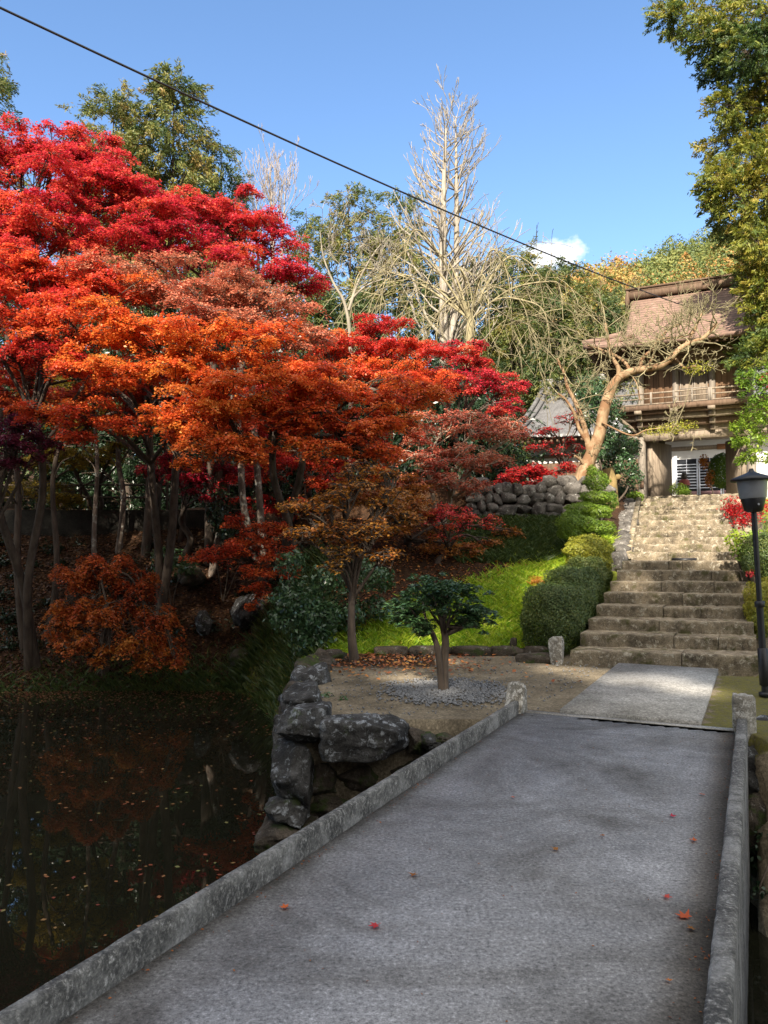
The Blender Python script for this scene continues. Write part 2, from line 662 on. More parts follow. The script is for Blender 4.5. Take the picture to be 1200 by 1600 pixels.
def add_paler_tops(mat, amount=.75, tint=(1.5, 1.45, 1.4)):  # upward faces get a paler colour than vertical ones
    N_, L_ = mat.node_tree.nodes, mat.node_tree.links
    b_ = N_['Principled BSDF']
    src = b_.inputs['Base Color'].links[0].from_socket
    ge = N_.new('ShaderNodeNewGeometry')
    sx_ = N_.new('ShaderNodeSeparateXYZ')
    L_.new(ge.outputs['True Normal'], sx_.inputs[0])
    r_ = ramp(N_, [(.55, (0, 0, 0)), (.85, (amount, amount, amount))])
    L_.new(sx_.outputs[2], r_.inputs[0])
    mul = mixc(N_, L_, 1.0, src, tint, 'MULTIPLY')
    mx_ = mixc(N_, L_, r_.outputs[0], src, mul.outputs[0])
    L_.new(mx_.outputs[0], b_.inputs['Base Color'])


add_paler_tops(M['step'])
M['drystone'] = stone_mat('dry_stone', (.035, .032, .03), (.11, .10, .088), (.22, .20, .18), 3.5, (.36, .35, .32), .60)
M['post'] = stone_mat('post_stone', (.10, .09, .075), (.25, .23, .19), (.42, .40, .35), 7, (.55, .53, .48), .53, (.10, .09, .03), .66)
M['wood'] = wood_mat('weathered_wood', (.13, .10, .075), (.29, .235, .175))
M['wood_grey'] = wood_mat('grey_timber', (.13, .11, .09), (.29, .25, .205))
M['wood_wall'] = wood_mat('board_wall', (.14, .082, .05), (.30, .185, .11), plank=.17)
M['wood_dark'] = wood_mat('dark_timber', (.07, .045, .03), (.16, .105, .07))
M['plaster'] = plain('white_plaster', (.80, .78, .74), .8, .06, 2)
M['paint_blue'] = plain('pale_lattice', (.58, .62, .70), .6, .1, 6)
M['paint_rose'] = plain('rosewood_panel', (.26, .15, .15), .6, .15, 6)
M['dark'] = plain('dark_interior', (.02, .022, .028), .5, .2, 4)
M['orange_wood'] = plain('orange_beam', (.45, .22, .10), .6, .15, 5)
M['iron'] = plain('black_iron', (.014, .014, .016), .45, .2, 20, 0.2, .5)
M['lampglass'] = plain('lamp_glass', (.22, .23, .25), .35, .12, 8, 0, .5)
M['cable'] = plain('cable_rubber', (.012, .012, .014), .5, .1, 10)

# shingle roof
m, N, L, b = new_mat('roof_shingles')
geo = N.new('ShaderNodeNewGeometry')
sx = N.new('ShaderNodeSeparateXYZ')
L.new(geo.outputs['Position'], sx.inputs[0])
mu = N.new('ShaderNodeMath')
mu.operation = 'MULTIPLY'
L.new(sx.outputs[2], mu.inputs[0])
mu.inputs[1].default_value = 9.5
fr = N.new('ShaderNodeMath')
fr.operation = 'FRACT'
L.new(mu.outputs[0], fr.inputs[0])
rr = ramp(N, [(0, (.35, .35, .35)), (.22, (.9, .9, .9)), (.8, (1.12, 1.12, 1.12)), (1, (.6, .6, .6))])
L.new(fr.outputs[0], rr.inputs[0])
nz = tex_noise(N, L, geo.outputs['Position'], 4, 8, .7)
rc = ramp(N, [(.3, (.11, .07, .05)), (.55, (.195, .12, .09)), (.75, (.28, .20, .15))])
L.new(nz.outputs['Fac'], rc.inputs[0])
c = mixc(N, L, 1, rc.outputs[0], rr.outputs[0], 'MULTIPLY').outputs[0]
L.new(c, b.inputs['Base Color'])
b.inputs['Roughness'].default_value = .8
bump(N, L, b, fr.outputs[0], .5, .02)
M['shingle'] = m
M['tile'] = plain('grey_roof_tile', (.115, .113, .115), .6, .35, 3, 0, .35)
M['tile_end'] = plain('tile_end', (.30, .295, .285), .6, .1, 8)

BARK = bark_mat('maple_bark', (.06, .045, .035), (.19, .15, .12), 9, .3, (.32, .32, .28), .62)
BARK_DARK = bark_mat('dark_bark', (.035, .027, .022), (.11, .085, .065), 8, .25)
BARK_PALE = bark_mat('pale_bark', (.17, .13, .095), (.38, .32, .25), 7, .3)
BARK_TAN = bark_mat('tan_smooth_bark', (.12, .075, .04), (.36, .25, .15), 5.5, .35, (.17, .095, .05), .55)
BARK_GREY = bark_mat('grey_twigs', (.13, .115, .065), (.30, .26, .155), 7, .3)
BARK_WEEP = bark_mat('straw_twigs', (.16, .135, .075), (.34, .295, .18), 7, .3)

LM = {}
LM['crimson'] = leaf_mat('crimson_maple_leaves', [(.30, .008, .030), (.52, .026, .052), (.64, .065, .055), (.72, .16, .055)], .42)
LM['scarlet'] = leaf_mat('scarlet_maple_leaves', [(.42, .018, .025), (.60, .05, .035), (.68, .11, .035), (.72, .19, .04)], .42)
LM['orange'] = leaf_mat('orange_maple_leaves', [(.52, .055, .025), (.66, .115, .03), (.72, .19, .035), (.74, .29, .05)], .42)
LM['rust'] = leaf_mat('dry_rust_maple_leaves', [(.42, .07, .05), (.52, .14, .08), (.54, .20, .11), (.50, .25, .15)], .35)
LM['gold'] = leaf_mat('golden_brown_maple_leaves', [(.27, .07, .016), (.34, .12, .018), (.40, .165, .02), (.44, .21, .03)], .42)
LM['amber'] = leaf_mat('amber_maple_leaves', [(.36, .06, .02), (.43, .105, .022), (.46, .15, .025), (.46, .19, .03)], .42)
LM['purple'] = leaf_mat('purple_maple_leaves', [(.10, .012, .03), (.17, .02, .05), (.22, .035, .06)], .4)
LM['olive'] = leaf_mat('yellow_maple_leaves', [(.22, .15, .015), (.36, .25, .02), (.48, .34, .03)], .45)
LM['red_bush'] = leaf_mat('bright_red_leaves', [(.30, .008, .012), (.46, .02, .022), (.56, .045, .03)], .42)
LM['ever'] = leaf_mat('dark_evergreen_leaves', [(.010, .024, .010), (.020, .042, .016), (.04, .075, .028)], .2, .35, 1.4, .3, .5)
LM['camellia'] = leaf_mat('glossy_green_leaves', [(.022, .055, .022), (.045, .095, .035), (.08, .14, .05)], .2, .3, 1.4, .3, .6)
LM['bright'] = leaf_mat('bright_green_leaves', [(.075, .15, .016), (.18, .28, .024), (.31, .38, .04)], .35, .45, 2.0, .35)
LM['hedge'] = leaf_mat('clipped_hedge_leaves', [(.035, .065, .018), (.075, .115, .025), (.16, .17, .035)], .25, .5, 2.2, .35)
LM['yellowhedge'] = leaf_mat('yellow_hedge_leaves', [(.15, .18, .022), (.32, .32, .034), (.50, .41, .05)], .35, .5, 2.0, .35)
LM['cypress'] = leaf_mat('cypress_sprays', [(.035, .07, .022), (.09, .135, .025), (.23, .23, .025), (.32, .22, .045)], .38, .55, .55, .38)
LM['conifer'] = leaf_mat('far_conifer_sprays', [(.035, .07, .025), (.085, .12, .032), (.19, .19, .04), (.28, .19, .06)], .35, .55, .35, .38)
LM['wood_far'] = leaf_mat('far_wood_leaves', [(.045, .075, .024), (.11, .145, .035), (.19, .20, .045), (.30, .24, .06), (.38, .16, .045)], .25, .6, .1, .22)
LM['grass'] = leaf_mat('grass_blades', [(.09, .21, .014), (.22, .39, .022), (.42, .53, .035), (.55, .54, .09)], .45, .5, 1.4, .3)
LM['litter'] = leaf_mat('fallen_leaves', [(.10, .04, .02), (.24, .07, .022), (.34, .12, .03), (.42, .22, .05)], .15, .7, 1.2, .3)
LM['litter_shade'] = leaf_mat('shade_dark_leaves', [(.02, .011, .007), (.045, .019, .009), (.085, .034, .012), (.13, .065, .02)], .1, .7, 1.2, .3)  # litter colours darkened to stand in for the shade on the bank
LM['pondleaf'] = leaf_mat('floating_leaves', [(.13, .022, .014), (.22, .055, .02), (.26, .12, .04), (.16, .16, .05)], .1, .6, .9, .35)

# ------------------------------------------------------------------ ground
WATER_Z = -1.30


def sstep(a, b, x):
    t = np.clip((x - a) / (b - a), 0, 1)
    return t * t * (3 - 2 * t)


def lin(a, b, x):
    return np.clip((x - a) / (b - a), 0, 1)


# height of the shade line behind the camera, as a function of sigma (across the sun's direction)
TANE = math.tan(SUN_EL)
SH = np.array([math.sin(SUN_AZ), math.cos(SUN_AZ)])       # away from the sun


def eta(x, y):
    return SH[0] * x + SH[1] * y


def sigma(x, y):
    return SH[1] * x - SH[0] * y


RIDGE_ETA = -24.0
SIG_K = np.array([-40, -22, -17, -11, -8, -6, -4, -2.5, -1, 1, 3, 6.5, 11, 60.])
H_K = np.array([-12, 22, 15.0, 12.7, 11.2, 9.8, 7.5, 7.9, 8.8, 10.1, 9.6, 9.0, -10, -12.])


def shade_top(sig):
    """height of the dark tree line on the ridge so that its shade reaches where the photograph shows it"""
    return np.interp(sig, SIG_K, H_K) - RIDGE_ETA * TANE


def height(x, y):
    x, y = np.asarray(x, float), np.asarray(y, float)
    s = DS[0] * x + DS[1] * y
    t = DT[0] * x + DT[1] * y
    # slope north of the forecourt
    hs = 2.45 * lin(12.45, 18.9, y) ** .92
    hs = hs + .85 * sstep(19.0, 19.25, y) * sstep(5.2, 4.4, x)
    hs = hs + .90 * sstep(19.0, 24.5, y) * sstep(4.4, 5.2, x)
    under = np.interp(s, [11.4, 16.0, 17.2, 25.2, 26.0], [-.25, 1.15, 1.2, 2.95, 3.25])
    inst = sstep(-3.0, -2.5, t - np.interp(s, [17, 26], [0, -.8])) * sstep(.35, -.05, t) * lin(11.3, 11.7, s) * sstep(26, 25.2, s)
    hs = hs * (1 - inst) + under * inst
    # right of the stairs
    r = sstep(-.1, .3, t)
    hr = np.interp(s, [11.6, 16.2, 26], [0.0, 1.45, 3.3])
    hs = hs * (1 - r) + hr * r
    # west bank of the pond
    hb = np.interp(y, [15.6, 16.6, 17.4, 20.6, 21.0, 22, 34], [-2.2, -1.32, -.7, 1.9, 2.65, 2.8, 3.4])
    hb = hb + .1 * np.sin(x * .9) * lin(16.5, 18, y)
    wdt = np.interp(y, [12.0, 13, 17], [.06, .9, 2.6])
    xe = np.interp(y, [7.4, 9, 12, 13], [-.84, -.9, -1.1, -1.2])
    mx = np.clip((x - xe + wdt) / (wdt), 0, 1)
    mx = mx * mx * (3 - 2 * mx)
    h = hb * (1 - mx) + hs * mx
    # forecourt front edge: pond before it
    edge_l = sstep(7.42, 7.52, y)
    edge_m = sstep(7.5, 7.6, s)
    edge_r = sstep(6.0, 7.5, s)
    front = np.where(t < -2.2, edge_l, np.where(t < -.05, edge_m, edge_r))
    h = np.where(y < 12, -2.2 * (1 - front) + h * front, h)
    # near bank and the wooded hill behind the camera
    near = sstep(-1.2, -3.0, s) * (y < 3)
    h = h * (1 - near) + (-.25) * near
    e, sg = eta(x, y), sigma(x, y)
    back = sstep(-4, RIDGE_ETA, e) * (y < 3)
    top = shade_top(sg) - 4.6
    h = h + back * (top + .25)
    # the far hills
    q = x / np.maximum(y, 1)
    hill = sstep(36, 100, y) * (11 + 19.5 * sstep(.02, .25, q) + 6 * sstep(.22, .45, q))
    hill = hill + 2.2 * sstep(40, 60, y) * np.sin(x * .11 + 1) * np.cos(y * .07)
    h = h + hill
    return h


def axis(parts):
    out = []
    for a, b_, st in parts:
        out.append(np.arange(a, b_, st))
    return np.concatenate(out + [[parts[-1][1]]])


gx = axis([(-140, -40, 6), (-40, -14, 1.5), (-14, -2.8, .28), (-2.8, 3, .06), (3, 8, .14), (8, 16, .3), (16, 40, 1.5), (40, 140, 6)])
gy = axis([(-90, -30, 4), (-30, -3, 1.0), (-3, 5.5, .4), (5.5, 8.5, .05), (8.5, 13, .1), (13, 26, .2), (26, 45, .8), (45, 160, 3)])
GX, GY = np.meshgrid(gx, gy)
GZ = height(GX, GY)
rg = np.random.default_rng(3)
near_m = (GY > 7.6) & (GY < 40) & (GX > -14) & (GX < 16)
GZ = GZ + np.where(near_m & (GY > 12.4), rg.normal(0, .018, GZ.shape), 0) + np.where(near_m & (GY <= 12.4), rg.normal(0, .003, GZ.shape) - .009, 0)
nx, ny = len(gx), len(gy)
idx = np.arange(nx * ny).reshape(ny, nx)
fq = np.stack([idx[:-1, :-1].ravel(), idx[:-1, 1:].ravel(), idx[1:, 1:].ravel(), idx[1:, :-1].ravel()], 1)
fx = (GX[:-1, :-1] + GX[1:, 1:]).ravel() / 2
fy = (GY[:-1, :-1] + GY[1:, 1:]).ravel() / 2


def cover(x, y):
    """0 dirt, .33 moss, .66 leaf litter, 1 grass (where each kind of cover lies)"""
    s = DS[0] * x + DS[1] * y
    t = DT[0] * x + DT[1] * y
    return s, t


m, N, L, b = new_mat('ground_cover')
geo = N.new('ShaderNodeNewGeometry')
pos = geo.outputs['Position']
at = N.new('ShaderNodeAttribute')
at.attribute_name = 'cover'
sepc = N.new('ShaderNodeSeparateColor')
L.new(at.outputs['Color'], sepc.inputs[0])
n1 = tex_noise(N, L, pos, 2.0, 9, .65)
n2 = tex_noise(N, L, pos, 38, 5, .75)
dirt = ramp(N, [(.3, (.10, .082, .056)), (.55, (.19, .155, .105)), (.75, (.27, .23, .165))])
L.new(n1.outputs['Fac'], dirt.inputs[0])
pb = ramp(N, [(.36, (.42, .42, .42)), (.55, (1, 1, 1)), (.68, (1.9, 1.9, 1.95))])
L.new(n2.outputs['Fac'], pb.inputs[0])
c = mixc(N, L, .8, dirt.outputs[0], pb.outputs[0], 'MULTIPLY').outputs[0]
n3 = tex_noise(N, L, pos, 16, 7, .75)
moss = ramp(N, [(.35, (.05, .055, .014)), (.65, (.16, .14, .035))])
L.new(n3.outputs['Fac'], moss.inputs[0])
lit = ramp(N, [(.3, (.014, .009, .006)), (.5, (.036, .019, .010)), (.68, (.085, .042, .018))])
L.new(n3.outputs['Fac'], lit.inputs[0])
grs = ramp(N, [(.3, (.10, .13, .018)), (.7, (.26, .29, .04))])
L.new(n3.outputs['Fac'], grs.inputs[0])


def edgefac(ch):
    a = N.new('ShaderNodeMath')
    a.operation = 'MULTIPLY_ADD'
    L.new(n3.outputs['Fac'], a.inputs[0])
    a.inputs[1].default_value = .9
    L.new(sepc.outputs[ch], a.inputs[2])
    r_ = ramp(N, [(.78, (0, 0, 0)), (1.0, (1, 1, 1))])
    L.new(a.outputs[0], r_.inputs[0])
    return r_.outputs[0]


c = mixc(N, L, edgefac(0), c, moss.outputs[0]).outputs[0]
c = mixc(N, L, edgefac(1), c, lit.outputs[0]).outputs[0]
c = mixc(N, L, edgefac(2), c, grs.outputs[0]).outputs[0]
L.new(c, b.inputs['Base Color'])
b.inputs['Roughness'].default_value = .95
b.inputs['Specular IOR Level'].default_value = .15
bump(N, L, b, n2.outputs['Fac'], .6, .02)
M['ground'] = m
g = MB()
g.add(np.stack([GX.ravel(), GY.ravel(), GZ.ravel()], 1), fq)
ground = structure(g.build('ground', M['ground'], smooth=True))
vx, vy = GX.ravel(), GY.ravel()
vs, vt = DS[0] * vx + DS[1] * vy, DT[0] * vx + DT[1] * vy
slope_l = (vx > -1.2) & (vy > 12.4)
grass_w = slope_l * sstep(.5, -.3, vy - 13.5 - .8 * np.maximum(vx, -1)) * (vt < -2.4) * (vy < 19)
grass_w = np.maximum(grass_w, (vt > .2) * sstep(11.6, 12.2, vs) * (vy < 26) * .7)
moss_w = ((vt > -.5) & (vs > 7.3) & (vs < 12)) * .52 + ((vt < -.5) & (vy > 11.6) & (vy < 12.5) & (vx > 1.5)) * .25
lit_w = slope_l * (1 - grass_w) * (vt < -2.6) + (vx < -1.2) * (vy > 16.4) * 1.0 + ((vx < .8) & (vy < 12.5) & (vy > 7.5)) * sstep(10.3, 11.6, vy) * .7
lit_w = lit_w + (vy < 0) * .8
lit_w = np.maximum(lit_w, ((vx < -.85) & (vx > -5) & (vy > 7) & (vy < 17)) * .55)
grass_w = np.maximum(grass_w, ((vx < -.95) & (vx > -5) & (vy > 8) & (vy < 17)) * .4)
far_w = (vy > 40) * .8
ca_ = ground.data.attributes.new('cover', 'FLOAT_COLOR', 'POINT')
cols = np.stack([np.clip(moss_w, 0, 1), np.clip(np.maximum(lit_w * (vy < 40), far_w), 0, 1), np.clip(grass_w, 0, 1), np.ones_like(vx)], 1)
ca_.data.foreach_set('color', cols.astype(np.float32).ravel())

# pond
m, N, L, b = new_mat('pond_water')
geo = N.new('ShaderNodeNewGeometry')
b.inputs['Base Color'].default_value = (.010, .010, .006, 1)
b.inputs['Roughness'].default_value = .008
b.inputs['IOR'].default_value = 1.6
b.inputs['Specular IOR Level'].default_value = .5
nz = tex_noise(N, L, geo.outputs['Position'], 2.2, 3, .5)
bump(N, L, b, nz.outputs['Fac'], .03, .02)
M['water'] = m
w = MB()
w.add([(-60, -4, WATER_Z), (14, -4, WATER_Z), (14, 17.6, WATER_Z), (-60, 17.6, WATER_Z)], np.array([[0, 1, 2, 3]]))
structure(w.build('pond_water', M['water']))


# ------------------------------------------------------------------ footbridge and path
def strip_profile(mb, prof, s0, s1, n=60, wob=.0, rng=None):
    """sweep a closed (t, z) profile along the bridge axis with small irregularities"""
    prof = np.asarray(prof, float)
    k = len(prof)
    ss = np.linspace(s0, s1, n)
    V = []
    for s in ss:
        for (t, z) in prof:
            dt, dz = (rng.normal(0, wob, 2) if wob else (0, 0))
            V.append(ST(s, t + dt, z + dz))
    Fq = []
    for i in range(n - 1):
        for j in range(k):
            a, c_ = i * k + j, i * k + (j + 1) % k
            Fq.append([a, c_, c_ + k, a + k])
    mb.add(V, np.array(Fq))
    mb.add(V[:k], np.arange(k)[::-1][None])
    mb.add(V[-k:], np.arange(k)[None])


BR = empty('footbridge', ST(0, -1.2, 0), 'grey concrete footbridge with low lichen stained parapets crossing the pond', 'bridge')
d = MB()
d.stbox(-3, 7.72, -2.19, -.16, -.32, 0)
d.build('deck', M['deck'], BR)
rp_ = np.random.default_rng(5)
for (ti, to, zlow) in ((-2.18, -2.242, -.5), (-.185, -.103, -.95)):
    pb_ = MB()
    h_ = .128 if to < ti else .145
    c_ = .012 * (1 if to > ti else -1)
    prof = [(ti, -.02), (ti, h_ - .012), (ti + c_, h_), (to - c_, h_), (to, h_ - .012), (to, zlow), (ti + (to - ti) * .3, zlow)]
    if to < ti:
        prof = prof[::-1]
    strip_profile(pb_, prof, -3, 7.62, 160, .0010, rp_)
    pb_.build('parapet', M['parapet'], BR)


def rock_mesh(size, seed, sub=3, p=4.0, amp=.12, planes=7, freq=1.6):
    import bmesh
    bm = bmesh.new()
    bmesh.ops.create_icosphere(bm, subdivisions=sub, radius=1)
    v = np.array([q.co[:] for q in bm.verts])
    f = np.array([[q.index for q in fc.verts] for fc in bm.faces])
    bm.free()
    r = (np.abs(v) ** p).sum(1) ** (-1 / p)
    v = v * r[:, None]
    rng = np.random.default_rng(seed)
    for _ in range(planes):
        n = rnd3(rng, 1)[0]
        dd = rng.uniform(.78, 1.05)
        ex = np.maximum(0, v @ n - dd)
        v = v - ex[:, None] * n
    off = rng.uniform(-50, 50, 3)
    disp = np.array([mnoise.fractal(Vector(q * freq + off), .8, 2.1, 5) for q in v])
    v = v * (1 + amp * disp)[:, None]
    return v * np.asarray(size) * .5, f


def add_rock(mb, center, size, seed, rotz=0.0, **kw):
    v, f = rock_mesh(size, seed, **kw)
    c_, s_ = math.cos(rotz), math.sin(rotz)
    R = np.array([[c_, -s_, 0], [s_, c_, 0], [0, 0, 1]])
    mb.add(v @ R.T + np.asarray(center), f)
    return mb


def post(name, base, w_, h_, seed, label, lean=(0, 0), grp=None, mat='post'):
    o = empty(name, base, label, 'stone post', grp)
    pm = MB()
    add_rock(pm, np.array(base) + np.array([lean[0], lean[1], h_ * .5 - .03]), (w_, w_ * .9, h_ + .06), seed, -AX, p=9, amp=.05, planes=5, sub=4)
    pm.build('shaft', M[mat], o)
    return o


for (s, t, hh, sd) in ((7.72, -2.235, .30, 11), (7.72, -.13, .34, 12)):
    pm = MB()
    add_rock(pm, ST(s, t, hh / 2 - .06), (.19, .2, hh + .12), sd, -AX, p=10, amp=.06, planes=4, sub=4)
    pm.build('end_post', M['post'], BR, smooth=False)

pt = MB()
pt.stbox(7.84, 11.55, -1.82, -.50, -.06, .035)
structure(pt.build('path', M['slab']))
# apron strip between the bridge and the slab
pt = MB()
pt.stbox(7.722, 7.835, -2.15, -.2, -.10, .003)
structure(pt.build('path_apron', M['slab']))

# fallen leaves on the bridge
LEAF5 = []
for k in range(5):
    a = math.radians(90 + (k - 2) * 52)
    ln = [.62, .92, 1.0, .92, .62][k]
    LEAF5.append((math.cos(a) * ln, math.sin(a) * ln))
    if k < 4:
        a2 = math.radians(90 + (k - 1.5) * 52)
        LEAF5.append((math.cos(a2) * .46, math.sin(a2) * .46))
LEAF5 += [(-.10, -.12), (0, -.65), (.10, -.12)]


def fallen_leaf(px, py, size, mat, label, rot, z=.006):
    p = PZ(px, py, z)
    rr_ = np.random.default_rng(int(px * 7 + py))
    mb = MB()
    V = []
    for (x, y) in LEAF5:
        cr_, sr_ = math.cos(rot), math.sin(rot)
        r2 = x * x + y * y
        V.append(p + np.array([(x * cr_ - y * sr_) * size, (x * sr_ + y * cr_) * size, .004 + r2 * size * rr_.uniform(.05, .5)]))
    V.append(p + np.array([0, 0, .004]))
    n = len(LEAF5)
    mb.add(V, np.array([[i, (i + 1) % n, n] for i in range(n)]), .3 + .5 * rr_.random())
    o = mb.build('fallen_leaf', LM[mat])
    o['label'] = label
    o['category'] = 'leaf'
    o['group'] = 'maple leaves fallen on the bridge deck'
    return o


fl = [(445, 1419, .040, 'orange', 'orange maple leaf near the left parapet, level with the pond wall end', .4),
      (588, 1447, .048, 'crimson', 'dark crimson leaf lying alone on the middle of the bridge deck', 1.9),
      (647, 1367, .045, 'gold', 'golden brown leaf on the deck a step beyond the crimson one', 2.7),
      (870, 1328, .042, 'gold', 'curled tan leaf on the deck between the golden and the red leaf', 1.2),
      (940, 1306, .030, 'gold', 'small faded brown leaf beside the tan leaf on the deck', 3.9),
      (1050, 1276, .038, 'crimson', 'small crimson leaf on the deck near the right parapet', 5.1),
      (1086, 1314, .040, 'orange', 'orange leaf touching the dirt strip by the right parapet', .9),
      (1098, 1242, .036, 'rust', 'rust coloured leaf farthest along the right parapet', 2.2),
      (1040, 1402, .040, 'crimson', 'red leaf nearest to the big orange leaf on the deck', 4.3),
      (1071, 1434, .062, 'orange', 'largest orange star shaped leaf by the right parapet', .2),
      (1082, 1452, .036, 'gold', 'yellowish leaf just below the largest orange leaf', 1.5),
      (1045, 1532, .024, 'orange', 'tiny orange leaf scrap low by the right parapet', 3.0),
      (182, 1523, .045, 'gold', 'brown leaf lying against the foot of the left parapet', 5.6),
      (802, 1246, .030, 'rust', 'small rusty leaf on the deck close to the pond wall', 2.0)]
for a in fl:
    fallen_leaf(a[0], a[1], a[2] * .8, *a[3:])

# ------------------------------------------------------------------ stone walls round the forecourt
WALL = empty('stone_wall', P(540, 1180, 7.7) * np.array([1, 1, 0]), 'retaining wall of big lichen covered blocks at the pond corner beside the bridge', 'stone wall')
blocks = [  # px, py (centre), Y, width m, depth, height, seed, mat
    (474, 1132, 7.55, .50, .62, .36, 21, 'rock'),
    (458, 1205, 7.45, .38, .55, .54, 22, 'rock'),
    (452, 1264, 7.35, .42, .55, .24, 23, 'rock'),
    (448, 1300, 7.25, .52, .6, .28, 24, 'rock_brown'),
    (574, 1152, 7.40, .86, .50, .40, 25, 'rock'),
    (505, 1215, 7.62, .42, .4, .34, 26, 'rock_brown'),
    (560, 1212, 7.60, .52, .4, .26, 27, 'rock_brown'),
    (520, 1255, 7.60, .60, .4, .30, 28, 'rock_brown'),
    (650, 1157, 7.50, .20, .36, .24, 29, 'rock_brown'),
    (672, 1160, 7.42, .20, .3, .16, 30, 'rock'),
    (694, 1157, 7.45, .24, .3, .14, 31, 'rock_brown'),
    (640, 1200, 7.65, .5, .4, .34, 32, 'rock_brown'),
    (715, 1175, 7.65, .45, .4, .3, 33, 'rock_brown'),
    (480, 1330, 7.55, .7, .5, .45, 34, 'rock_brown'),
    (600, 1290, 7.65, .8, .4, .5, 35, 'rock_brown'),
    (740, 1145, 7.6, .2, .25, .12, 38, 'rock_brown'),
    (468, 1095, 8.3, .45, .7, .34, 36, 'rock'),
    (455, 1150, 8.35, .35, .8, .5, 37, 'rock'),
]
for (px, py, Y, a, bb, cc, sd, mt) in blocks:
    mb = MB()
    add_rock(mb, P(px, py, Y), (a, bb, cc), sd, random.uniform(-.08, .08), sub=5, p=10, amp=.10, planes=12, freq=2.2)
    mb.build('stone_block', M[mt], WALL)
WALL2 = empty('stone_wall', (-1.15, 10, 0), 'older mossy edging of rough brown rocks along the pond behind the corner', 'stone wall')
for k, (Y, a, cc, zc) in enumerate(((9.3, .5, .6, -.25), (9.95, .55, .75, -.22), (10.6, .6, .7, -.18), (11.3, .6, .6, -.2), (11.9, .6, .6, -.2),
                                    (9.2, .5, .6, -.85), (9.9, .6, .6, -.9), (10.7, .6, .7, -.9), (11.5, .7, .7, -.9))):
    mb = MB()
    add_rock(mb, (-.98 + .05 * math.sin(k * 2.1), Y, zc), (a, .75, cc), 50 + k, 0, sub=4, p=4, amp=.18, planes=9)
    mb.build('stone_block', M['rock_brown' if k != 1 else 'rock'], WALL2)


def boulder(px, py, Y, size, seed, label, mat='rock_brown', drop=0.0):
    c_ = P(px, py, Y)
    mb = MB()
    add_rock(mb, c_ - np.array([0, 0, drop]), size, seed, random.uniform(0, 2), sub=4, p=2.6, amp=.2, planes=8)
    o = mb.build('boulder', M[mat])
    return tag(o, label, 'boulder')


boulder(521, 1027, 11.9, (.48, .4, .26), 71, 'rounded brown boulder at the foot of the young golden maple')
boulder(388, 955, 17.6, (.75, .6, .75), 72, 'grey boulder under the low orange maple branch on the far bank', 'rock')
boulder(318, 975, 17.5, (.35, .35, .55), 73, 'small pointed rock standing on the dark leaf strewn bank', 'rock')
boulder(385, 1030, 16.9, (.7, .5, .5), 74, 'dark low boulder at the water edge of the far bank')
boulder(300, 900, 19.0, (.9, .6, .5), 75, 'dark boulder half way up the shaded bank')
boulder(1186, 1215, 6.9, (.8, .5, .6), 76, 'pale rough boulder below the right end post', 'rock')
boulder(1215, 1160, 7.6, (.8, .6, .5), 77, 'rough rock beside the lamp post foot at the forecourt edge', 'rock')
boulder(1200, 1290, 6.7, (.9, .6, .7), 78, 'dark wet rock under the right side of the bridge end')

# kerb of long stones at the foot of the grass slope
KB = empty('stone_kerb', (1, 12.35, 0), 'low dark stone kerb along the foot of the grass slope', 'kerb')
x = -.15
k = 0
while x < 2.25:
    ln = random.uniform(.45, .8)
    mb = MB()
    add_rock(mb, (x + ln / 2, 12.36 + random.uniform(-.02, .02), .045), (ln * 1.02, .22, .19), 90 + k, random.uniform(-.03, .03), sub=3, p=7, amp=.08, planes=5)
    mb.build('kerb_stone', M['rock_brown'], KB)
    x += ln
    k += 1
post('stone_post', PZ(869, 1034, 0), .21, .38, 101, 'pale weathered stone post at the foot of the stairs beside the hedge')
post('stone_post', PZ(804, 1022, 0) + np.array([0, .1, 0]), .11, .25, 102, 'small leaning stone stub in front of the clipped hedge', (.0, 0), None, 'rock_brown')
mb = MB()
add_rock(mb, PZ(838, 1030, .03), (.62, .3, .18), 103, .05, sub=3, p=5, amp=.12)
tag(mb.build('edging_stone', M['rock_brown']), 'flat brown edging stone left of the pale stone post', 'stone')

# ------------------------------------------------------------------ stairs
def step_block(mb, corners, z0, z1, seed, nose=.012):
    """a long worn stone: corners = front-left, front-right, back-right, back-left on plan"""
    rng = np.random.default_rng(seed)
    fl_, fr_, br_, bl_ = [np.asarray(q, float) for q in corners]
    n, mrow = 40, 7
    V = []
    up = np.array([0, 0, 1.])
    prof = [(0, 0, .006), (0, .35, 0), (0, .72, 0), (0, .90, .0), (.015, .99, .0), (.06, 1.0, 0), (1, 1, 0)]
    off = rng.uniform(0, 100)
    for i in range(n):
        u = i / (n - 1)
        f0 = fl_ * (1 - u) + fr_ * u
        b0 = bl_ * (1 - u) + br_ * u
        w1 = mnoise.fractal(Vector((u * 5 + off, 0, 0)), .9, 2, 4)
        w2 = mnoise.fractal(Vector((u * 7 + off, 9, 0)), .9, 2, 4)
        for j, (q, hz, _) in enumerate(prof):
            w3 = mnoise.fractal(Vector((u * 22 + off, hz * 4, 3)), .8, 2, 4)
            p = f0 * (1 - q) + b0 * q
            p = p + up * (z0 + (z1 - z0) * hz)
            fw = unit(b0 - f0)
            if j < 6:
                p = p + fw * (w1 * .028 + w3 * .020)
            p = p + up * (w2 * .011 * hz + (w3 * .007 if 1 < j < 6 else 0))
            V.append(p)
    Fq = []
    for i in range(n - 1):
        for j in range(mrow - 1):
            a = i * mrow + j
            Fq.append([a, a + mrow, a + mrow + 1, a + 1])
    V = np.array(V)
    mb.add(V, np.array(Fq))
    mb.add(V[:mrow], np.arange(mrow)[None])
    mb.add(V[-mrow:], np.arange(mrow)[::-1][None])


